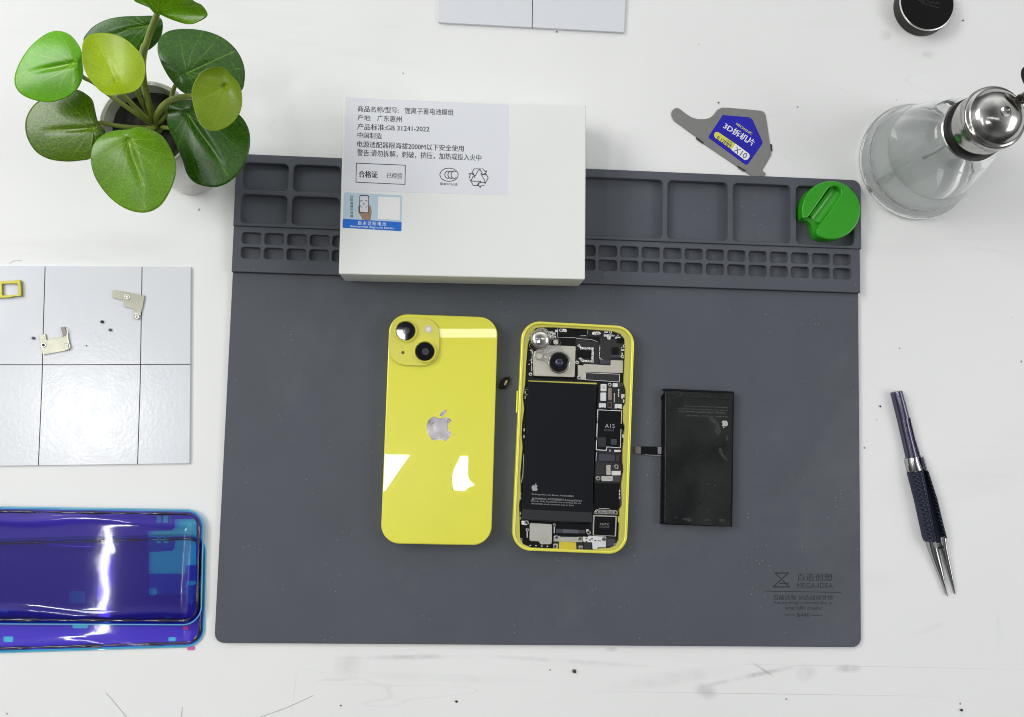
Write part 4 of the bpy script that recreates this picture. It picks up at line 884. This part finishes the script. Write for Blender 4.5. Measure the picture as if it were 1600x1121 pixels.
# ------------------------------------------------------------------ potted plant
m_pot = mat('cream_ceramic', (.70, .69, .65), .25, spec=.5, coat=.2); m_soil = mat('soil', (.022, .019, .018), .75, bump=(220, 1.0), var=(160, .6))
k = zc(3.2025, 0, 0)
pc = at(303, 265, 0)
pp = thing('potted_plant', (pc.x, pc.y, 0), 'small potted plant with round green leaves in a cream ceramic pot', 'plant')
rimc = at(235, 189, 80); 
pc2 = pc
po = lathe('pot', pc, [(.02, .5), (16.5, .4), (17.6, 1.5), (21.5, 40), (25.6, 78), (25.8, 79.6), (25.0, 80.2), (23.6, 79.6), (22.6, 72), (21.8, 64), (.02, 64)], m_pot, pp, 80)
v = []; f = []; NR, NA = 14, 60; rn = random.Random(5)
for i in range(NR+1):
    for j in range(NA):
        r = 22.7*i/NR; a = 2*math.pi*j/NA; v.append((pc.x+r*math.cos(a), pc.y+r*math.sin(a), 71+1.5*math.sin(r*.9+j*.5)*.5+rn.uniform(-.5, .5)+1.5*(1-i/NR)))
for i in range(NR):
    for j in range(NA): f.append((i*NA+j, i*NA+(j+1) % NA, (i+1)*NA+(j+1) % NA, (i+1)*NA+j))
finish('soil', v, f, m_soil, pp, 180)
def leaf_mat(name, base, vein, trans, rough=.35, mott=.25):
    m = bpy.data.materials.new(name); m.use_nodes = True; nt = m.node_tree; b = nt.nodes['Principled BSDF']; N = nt.nodes.new; L = nt.links.new
    tc = N('ShaderNodeTexCoord'); at_ = N('ShaderNodeAttribute'); at_.attribute_name = 'vein'
    n1 = N('ShaderNodeTexNoise'); n1.inputs['Scale'].default_value = 900; n1.inputs['Detail'].default_value = 3; L(tc.outputs['Object'], n1.inputs['Vector'])
    n2 = N('ShaderNodeTexNoise'); n2.inputs['Scale'].default_value = 45; n2.inputs['Detail'].default_value = 2; L(tc.outputs['Object'], n2.inputs['Vector'])
    def rng(s, a, b_, c, d):
        r = N('ShaderNodeMapRange'); L(s, r.inputs['Value']); r.inputs['From Min'].default_value = a; r.inputs['From Max'].default_value = b_; r.inputs['To Min'].default_value = c; r.inputs['To Max'].default_value = d; return r.outputs[0]
    mm = N('ShaderNodeMath'); mm.operation = 'MULTIPLY'; L(rng(n1.outputs['Fac'], .35, .65, 1-mott, 1+mott), mm.inputs[0]); L(rng(n2.outputs['Fac'], .3, .7, .85, 1.15), mm.inputs[1])
    x = N('ShaderNodeMix'); x.data_type = 'RGBA'; x.blend_type = 'MULTIPLY'; x.inputs[0].default_value = 1; x.inputs[6].default_value = (*base, 1); L(mm.outputs[0], x.inputs[7])
    y = N('ShaderNodeMix'); y.data_type = 'RGBA'; L(at_.outputs['Fac'], y.inputs[0]); L(x.outputs[2], y.inputs[6]); y.inputs[7].default_value = (*vein, 1)
    L(y.outputs[2], b.inputs['Base Color']); b.inputs['Roughness'].default_value = rough; b.inputs['Specular IOR Level'].default_value = .38; b.inputs['Coat Weight'].default_value = .2; b.inputs['Coat Roughness'].default_value = .18
    bu = N('ShaderNodeBump'); bu.inputs['Strength'].default_value = .35; bu.inputs['Distance'].default_value = .0003; L(n1.outputs['Fac'], bu.inputs['Height']); L(bu.outputs[0], b.inputs['Normal'])
    tr = N('ShaderNodeBsdfTranslucent'); tcol = N('ShaderNodeMix'); tcol.data_type = 'RGBA'; tcol.blend_type = 'MULTIPLY'; tcol.inputs[0].default_value = 1; L(y.outputs[2], tcol.inputs[6]); tcol.inputs[7].default_value = (1.6, 1.5, .5, 1)
    L(tcol.outputs[2], tr.inputs[0]); ms = N('ShaderNodeMixShader'); ms.inputs[0].default_value = trans
    L(b.outputs[0], ms.inputs[1]); L(tr.outputs[0], ms.inputs[2]); L(ms.outputs[0], nt.nodes['Material Output'].inputs[0]); return m
m_stem = mat('stem_green', (.23, .29, .055), .45, spec=.4, var=(90, .15))
def leaf(ol, att, tip, z0, slope, cup, fold, m, nv=7, stem=None, label=None, stem_z=None, seed=1, sr=1.25):
    """ol outline in zoom px, att = stem joint, tip = end of the midrib, slope=(dz/dx,dz/dy) mm per photo px"""
    o = smoothpath([Vector((x, y, 0)) for x, y in ol], 12, closed=True); NA = len(o); NR = 34
    ax, ay = att; mx0 = Vector((tip[0]-ax, tip[1]-ay)).normalized(); L_ = (Vector(tip)-Vector(att)).length
    v = []; vein = []; rn = random.Random(seed)
    angs = [math.atan2(mx0.y, mx0.x)+d for d in [0]+[s*a for a in (.42, .85, 1.35, 2.0)[:(nv-1)//2] for s in (-1, 1)]]
    bend = [rn.uniform(-.1, .1) for _ in angs]
    for i in range(NR+1):
        t = i/NR
        for j in range(NA):
            x = ax+(o[j].x-ax)*t; y = ay+(o[j].y-ay)*t
            d = Vector((x-ax, y-ay)); r = d.length/100; lat = abs(d.x*-mx0.y+d.y*mx0.x)/3.2; along = d.dot(mx0)/3.2
            zz = z0+slope[0]*(x-ax)/3.2+slope[1]*(y-ay)/3.2+cup*(t**2)*10
            g = max(0, min(1, (along+2)/8))*max(0, min(1, (1.0-along/(L_/3.2))*1.8))
            zz -= fold*.36*math.exp(-(lat/5.0)**2)*g
            zz -= 1.6*math.exp(-(d.length/3.2/4.5)**2)
            zz += .9*math.sin(math.atan2(d.y, d.x)*3+seed)*t*t
            px, py = x/3.2025, y/3.2025; v.append(at(px, py, zz))
            best = 0; an = math.atan2(d.y, d.x)
            for q, A in enumerate(angs):
                da = (an-A-bend[q]*math.sin(r*2.3+q)+math.pi) % (2*math.pi)-math.pi
                if abs(da) < 1.2:
                    dist = abs(math.sin(da))*d.length/3.2; w_ = (1.0 if q == 0 else .62)*(1-.6*t)
                    best = max(best, math.exp(-(dist/max(.18, w_))**2)*(.85-.35*t)*(1 if q == 0 else .75))
            best = max(best, math.exp(-(d.length/3.2/2.4)**2))
            # small cross veins
            cv = abs(math.sin(r*7+3*math.sin(an*4+seed)+an*2)); best = max(best, .22*math.exp(-(cv/.07)**2)*(t > .15))
            vein.append(min(1, best))
    f = []
    for i in range(NR):
        for j in range(NA): f.append((i*NA+j, i*NA+(j+1) % NA, (i+1)*NA+(j+1) % NA, (i+1)*NA+j))
    org = Vector(pp['_org']); me = bpy.data.meshes.new('leaf')
    # two skins closed at the rim give the leaf its thickness
    n0 = len(v); V2_ = [(Vector(p)-org)/1000 for p in v]+[(Vector(p)-org-Vector((0, 0, .55)))/1000 for p in v]
    F2 = f+[tuple(q+n0 for q in reversed(t)) for t in f]+[(NR*NA+j, NR*NA+(j+1) % NA, n0+NR*NA+(j+1) % NA, n0+NR*NA+j) for j in range(NA)]
    me.from_pydata(V2_, [], F2); a_ = me.attributes.new('vein', 'FLOAT', 'POINT'); a_.data.foreach_set('value', vein*2)
    for p in me.polygons: p.use_smooth = True
    me.update(); ob = link_mesh('leaf', me, m, pp)
    if label: ob['label'] = label
    if stem:
        zs_ = z0-6; pts = []
        n = len(stem)
        for i, q in enumerate(stem):
            t = i/(n-1); zz = (stem_z[i] if stem_z else 71+(zs_-71)*t**.8); px, py = k([q])[0]; pts.append(at(px, py, zz))
        px, py = k([att])[0]; pts.append(at(px, py, z0-4.0))
        P = smoothpath(pts, 6); tube('stem', P, [sr*(1.15-.35*i/len(P)) for i in range(len(P))], m_stem, pp, 10)
    return ob
lm_b = leaf_mat('leaf_bright', (.17, .50, .003), (.52, .82, .10), .30, .28, .08)
lm_y = leaf_mat('leaf_yellow_green', (.42, .56, .015), (.55, .68, .10), .42, .36, .06)
lm_d = leaf_mat('leaf_dark', (.030, .115, .002), (.22, .42, .05), .12, .34, .30)
lm_m = leaf_mat('leaf_mid', (.15, .34, .006), (.48, .65, .10), .25, .30, .16)
lm_o = leaf_mat('leaf_olive', (.21, .32, .010), (.34, .44, .04), .35, .36, .07)
lm_g = leaf_mat('leaf_olive_dark', (.095, .185, .005), (.38, .50, .07), .18, .28, .30)
B_ = (775, 632)
leaf([(418, 195), (445, 155), (480, 125), (540, 97), (610, 84), (700, 81), (770, 80), (808, 98), (812, 150), (795, 200), (750, 245), (700, 262), (640, 262), (560, 255), (480, 245), (430, 230)], (745, 130), (450, 200), 100, (-.02, -.12), -.25, 1.5, lm_d, stem=[B_, (752, 560), (720, 450), (700, 300)], seed=2, label='dark leaf behind the yellow-green leaf')
leaf([(840, 560), (846, 525), (880, 508), (950, 500), (1040, 505), (1130, 530), (1195, 572), (1235, 625), (1251, 690), (1243, 765), (1210, 842), (1160, 900), (1100, 932), (1040, 935), (975, 915), (935, 870), (912, 800), (880, 725), (848, 655), (834, 600)], (940, 572), (1130, 850), 92, (.02, -.06), -.3, 3.2, lm_d, stem=[(800, 660), (815, 640), (860, 640), (890, 610)], seed=5, label='large dark leaf overhanging the corner of the mat')
leaf([(900, 146), (980, 148), (1060, 165), (1130, 200), (1188, 258), (1220, 330), (1223, 400), (1205, 455), (1130, 490), (1040, 492), (930, 470), (870, 420), (820, 345), (790, 265), (795, 200), (835, 160)], (935, 368), (1080, 300), 108, (-.05, .06), -.3, 3.6, lm_d, stem=[B_, (820, 590), (850, 520), (868, 450), (890, 410)], seed=9, label='large dark leaf at the upper right of the plant')
leaf([(385, 450), (430, 470), (462, 502), (474, 550), (490, 610), (523, 655), (500, 700), (470, 740), (453, 790), (400, 804), (320, 808), (240, 795), (180, 760), (140, 700), (126, 640), (135, 580), (175, 520), (240, 478), (320, 452)], (468, 642), (200, 660), 90, (.03, -.05), -.25, 2.6, lm_g, stem=[(760, 640), (700, 640), (620, 635), (540, 622), (500, 615)], seed=11, label='olive leaf at the lower left of the plant')
leaf([(300, 156), (350, 175), (388, 218), (408, 265), (411, 315), (415, 360), (405, 408), (375, 455), (320, 492), (250, 510), (180, 503), (115, 478), (80, 440), (72, 390), (90, 330), (120, 275), (160, 225), (210, 183), (255, 160)], (366, 318), (110, 370), 112, (.04, -.02), -.3, 3.2, lm_b, stem=[(770, 630), (690, 575), (560, 485), (470, 415), (415, 385)], seed=4, label='bright green glossy leaf at the far left')
leaf([(640, 648), (700, 635), (760, 650), (812, 682), (850, 738), (875, 800), (878, 870), (852, 950), (810, 1020), (760, 1055), (700, 1064), (630, 1046), (560, 1000), (500, 930), (465, 860), (453, 780), (470, 720), (512, 678), (570, 655)], (640, 703), (715, 940), 104, (.0, -.05), -.28, 3.4, lm_m, stem=[(790, 640), (770, 640), (720, 650), (680, 670)], seed=6, label='large mid green leaf at the front of the plant')
leaf([(410, 235), (425, 195), (458, 172), (510, 165), (570, 172), (625, 195), (675, 237), (710, 282), (725, 330), (722, 382), (702, 430), (665, 458), (610, 470), (550, 477), (505, 460), (465, 418), (430, 368), (412, 310)], (582, 405), (520, 280), 126, (.05, .05), .5, 2.0, lm_y, nv=5, stem=[B_, (700, 560), (640, 500), (605, 460)], seed=3, label='translucent yellow-green leaf at the top left')
leaf([(1070, 337), (1120, 340), (1155, 375), (1195, 420), (1211, 490), (1200, 560), (1160, 617), (1110, 647), (1060, 656), (1012, 635), (985, 590), (967, 530), (958, 465), (975, 408), (1012, 358)], (1128, 435), (1040, 480), 122, (.03, .03), .4, 1.5, lm_o, nv=5, stem=[(785, 630), (785, 590), (805, 545), (850, 505), (920, 486), (970, 483), (1060, 470)], seed=8, label='olive yellow leaf over the two dark leaves', stem_z=[72, 80, 90, 99, 107, 110, 113], sr=1.7)
leaf([(640, -60), (668, 0), (700, 17), (742, 35), (768, 62), (800, 72), (860, 98), (940, 120), (995, 106), (1037, 74), (1012, 28), (965, 0), (940, -60), (870, -120), (760, -125), (680, -100)], (790, 55), (800, -100), 152, (.0, -.22), .5, 3.5, lm_m, nv=7, stem=[(775, 610), (725, 440), (715, 300), (745, 180), (775, 100)], stem_z=[72, 86, 106, 126, 140], seed=12, label='leaf cut off by the top edge of the picture', sr=1.7)
tube('stem', smoothpath([at(*k([q])[0], z_) for q, z_ in (((765, 610), 72), ((725, 540), 80), (( 680, 450), 96), ((668, 430), 100))], 5), 1.3, m_stem, pp, 8)

# ------------------------------------------------------------------ blue violet phone-back adhesive films
def tint(name, col, gloss=0.0, rough=.1):
    m = bpy.data.materials.new(name); m.use_nodes = True; nt = m.node_tree; nt.nodes.clear(); N = nt.nodes.new; L = nt.links.new
    t = N('ShaderNodeBsdfTransparent'); t.inputs[0].default_value = (*col, 1); out = N('ShaderNodeOutputMaterial')
    if not gloss: L(t.outputs[0], out.inputs[0]); return m
    g = N('ShaderNodeBsdfGlossy'); g.inputs['Roughness'].default_value = rough; fr = N('ShaderNodeFresnel'); fr.inputs['IOR'].default_value = gloss
    tc = N('ShaderNodeTexCoord'); n = N('ShaderNodeTexNoise'); n.inputs['Scale'].default_value = 60; n.inputs['Detail'].default_value = 2; L(tc.outputs['Object'], n.inputs['Vector'])
    bu = N('ShaderNodeBump'); bu.inputs['Strength'].default_value = .06; bu.inputs['Distance'].default_value = .0006; L(n.outputs['Fac'], bu.inputs['Height']); L(bu.outputs[0], g.inputs['Normal'])
    ms = N('ShaderNodeMixShader'); L(fr.outputs[0], ms.inputs[0]); L(t.outputs[0], ms.inputs[1]); L(g.outputs[0], ms.inputs[2])
    g2_ = N('ShaderNodeBsdfGlossy'); g2_.inputs['Roughness'].default_value = .34; g2_.inputs[0].default_value = (.75, .62, 1, 1); m2 = N('ShaderNodeMixShader'); m2.inputs[0].default_value = .022
    L(ms.outputs[0], m2.inputs[1]); L(g2_.outputs[0], m2.inputs[2]); L(m2.outputs[0], out.inputs[0]); return m
m_cy = tint('cyan_liner', (.29, .80, .96)); m_pu = tint('violet_adhesive', (.96, .27, .87)); m_clr = tint('clear_gloss', (.98, .98, 1), 1.45, .045); m_rimc = mat('cyan_rim', (.12, .42, .60), .3, coat=.5)
m_rid = mat('ridge_reflection_dark', (.012, .006, .035), .12, coat=1); m_pk = mat('pink_tab', (.62, .10, .38), .4)  # ridge colour is painted dark in place of its dark reflection
k = zc(4.485, 0, 780)
def sheet(name, loops, z0, m, parent):
    """single flat film skin"""
    v = []; f = []; LL = [[Vector((p[0], p[1], 0)) for p in l] for l in loops]
    flat = [p for l in LL for p in l]
    for t in tessellate_polygon(LL): f.append(tuple(t))
    v = [(p.x, p.y, z0) for p in flat]
    return finish(name, v, f, m, parent, 0)
def film_(quad, holes, z0, label, seed, ridge):
    c = at(*quad[2], z0)
    t = thing('adhesive_film', (c.x-60, c.y+30, 0), label, 'protective film', 'blue violet films')
    zz = z0+1.2
    out = rounded(PX(quad, zz), [0, 11, 11, 0], 10)
    sheet('liner', [out], z0+.25, m_cy, t)
    ins = [p for p in inset(out if area2(out) > 0 else out[::-1], 1.1)]
    hl_ = [rounded(PX(h, zz), .6, 3) for h in holes]
    sheet('adhesive', [ins]+hl_, z0+.5, m_pu, t)
    # rim: thin cyan bead following the outline
    op_ = [Vector((*p, z0+.6)) for p in out]; tube('rim', op_+[op_[0]], .45, m_rimc, t, 6)
    ins2 = inset(out if area2(out) > 0 else out[::-1], 2.6); rn = random.Random(seed)
    P = []; L_ = len(ins2)
    for i in range(L_):
        a, b = ins2[i], ins2[(i+1) % L_]; n = max(1, int((b-a).length/4))
        for q in range(n): P.append(a.lerp(b, q/n))
    R = [(.78+.45*math.sin(i*.9+seed)*math.sin(i*.37)) for i in range(len(P))]
    tube('ridge', [Vector((*p, z0+1.15)) for p in P]+[Vector((*P[0], z0+1.15))], R+[R[0]], m_rid, t, 8)
    # clear glossy skin with shallow waves
    n = rn.uniform(0, 6); xs = [p.x for p in ins]; ys = [p.y for p in ins]; x0, x1, y0, y1 = min(xs), max(xs), min(ys), max(ys); st_ = 1.25
    nx, ny = int((x1-x0)/st_), int((y1-y0)/st_); v = []; f = []; idx = {}
    from mathutils.geometry import intersect_point_tri_2d
    def inside(x, y):
        c_ = False; m__ = len(ins)
        for i in range(m__):
            a, b = ins[i], ins[i-1]
            if (a.y > y) != (b.y > y) and x < (b.x-a.x)*(y-a.y)/(b.y-a.y)+a.x: c_ = not c_
        return c_
    def edge(x, y): return min(x1-x, y-y0, y1-y)
    for i in range(nx+1):
        for j in range(ny+1):
            x = x0+i*st_; y = y0+j*st_
            if not inside(x, y): continue
            e_ = edge(x, y); h = .9*(1-math.exp(-(e_/3.5)**2))+(.75+.35*math.sin(x*.05+n))*math.exp(-((e_-6-1.6*math.sin(x*.07+n))/2.4)**2)
            h += .03*math.sin(y*.16+n)*math.sin(x*.05)+.012*math.sin(x*.10+y*.21+n)+.008*math.sin(y*.45+n)
            idx[i, j] = len(v); v.append((x, y, z0+.8+h))
    for i in range(nx):
        for j in range(ny):
            q = [(i, j), (i+1, j), (i+1, j+1), (i, j+1)]
            if all(a in idx for a in q): f.append(tuple(idx[a] for a in q))
    finish('clear_skin', v, f, m_clr, t, 180)
    return t
def pill(x, y, w_, h_): return k([(x-w_, y-h_), (x+w_, y-h_), (x+w_, y+h_), (x-w_, y+h_)])
lowf = film_([(-90, 845), (321, 835), (318, 1010.5), (-90, 1023)],
    [k([(1225, 287), (1370, 287), (1372, 600), (1310, 610), (1305, 672), (1040, 672), (1040, 375), (1205, 365), (1220, 340)]), pill(1110, 288, 16, 24), pill(1158, 288, 16, 24), k([(18, 966), (88, 966), (85, 1004), (18, 1004)]), k([(1177, 970), (1230, 970), (1227, 998), (1175, 998)]), k([(500, 880), (612, 880), (610, 908), (505, 908)])],
    .0, 'lower of two overlapping blue violet phone-shaped films, mostly under the other', 2, 1)
upf = film_([(-90, 791.5), (318, 797.5), (313.5, 977), (-90, 975)],
    [k([(1222, 142), (1372, 142), (1376, 465), (1300, 467), (1295, 527), (1028, 527), (1035, 225), (1200, 222), (1220, 200)]), pill(1110, 142, 16, 26), pill(1158, 142, 16, 26), k([(475, 648), (592, 648), (588, 735), (474, 735)]), k([(1305, 575), (1372, 575), (1352, 735), (1303, 735)]), k([(-20, 772), (52, 778), (52, 802), (-20, 798)]), k(circle((1066, 654), 31, 20)), k([(1145, 826), (1200, 826), (1196, 850), (1145, 850)])],
    2.6, 'upper of two overlapping blue violet phone-shaped films with cyan cut-outs', 7, 1)
slab('pull_tab', k([(1312, 1036), (1362, 1034), (1360, 1058), (1314, 1060)]), .2, .6, m_pk, lowf, .3)
slab('pull_tab', k([(1282, 892), (1320, 890), (1318, 915), (1280, 917)]), 2.0, 2.6, mat('magenta_tab', (.22, .01, .22), .3), upf, .3)
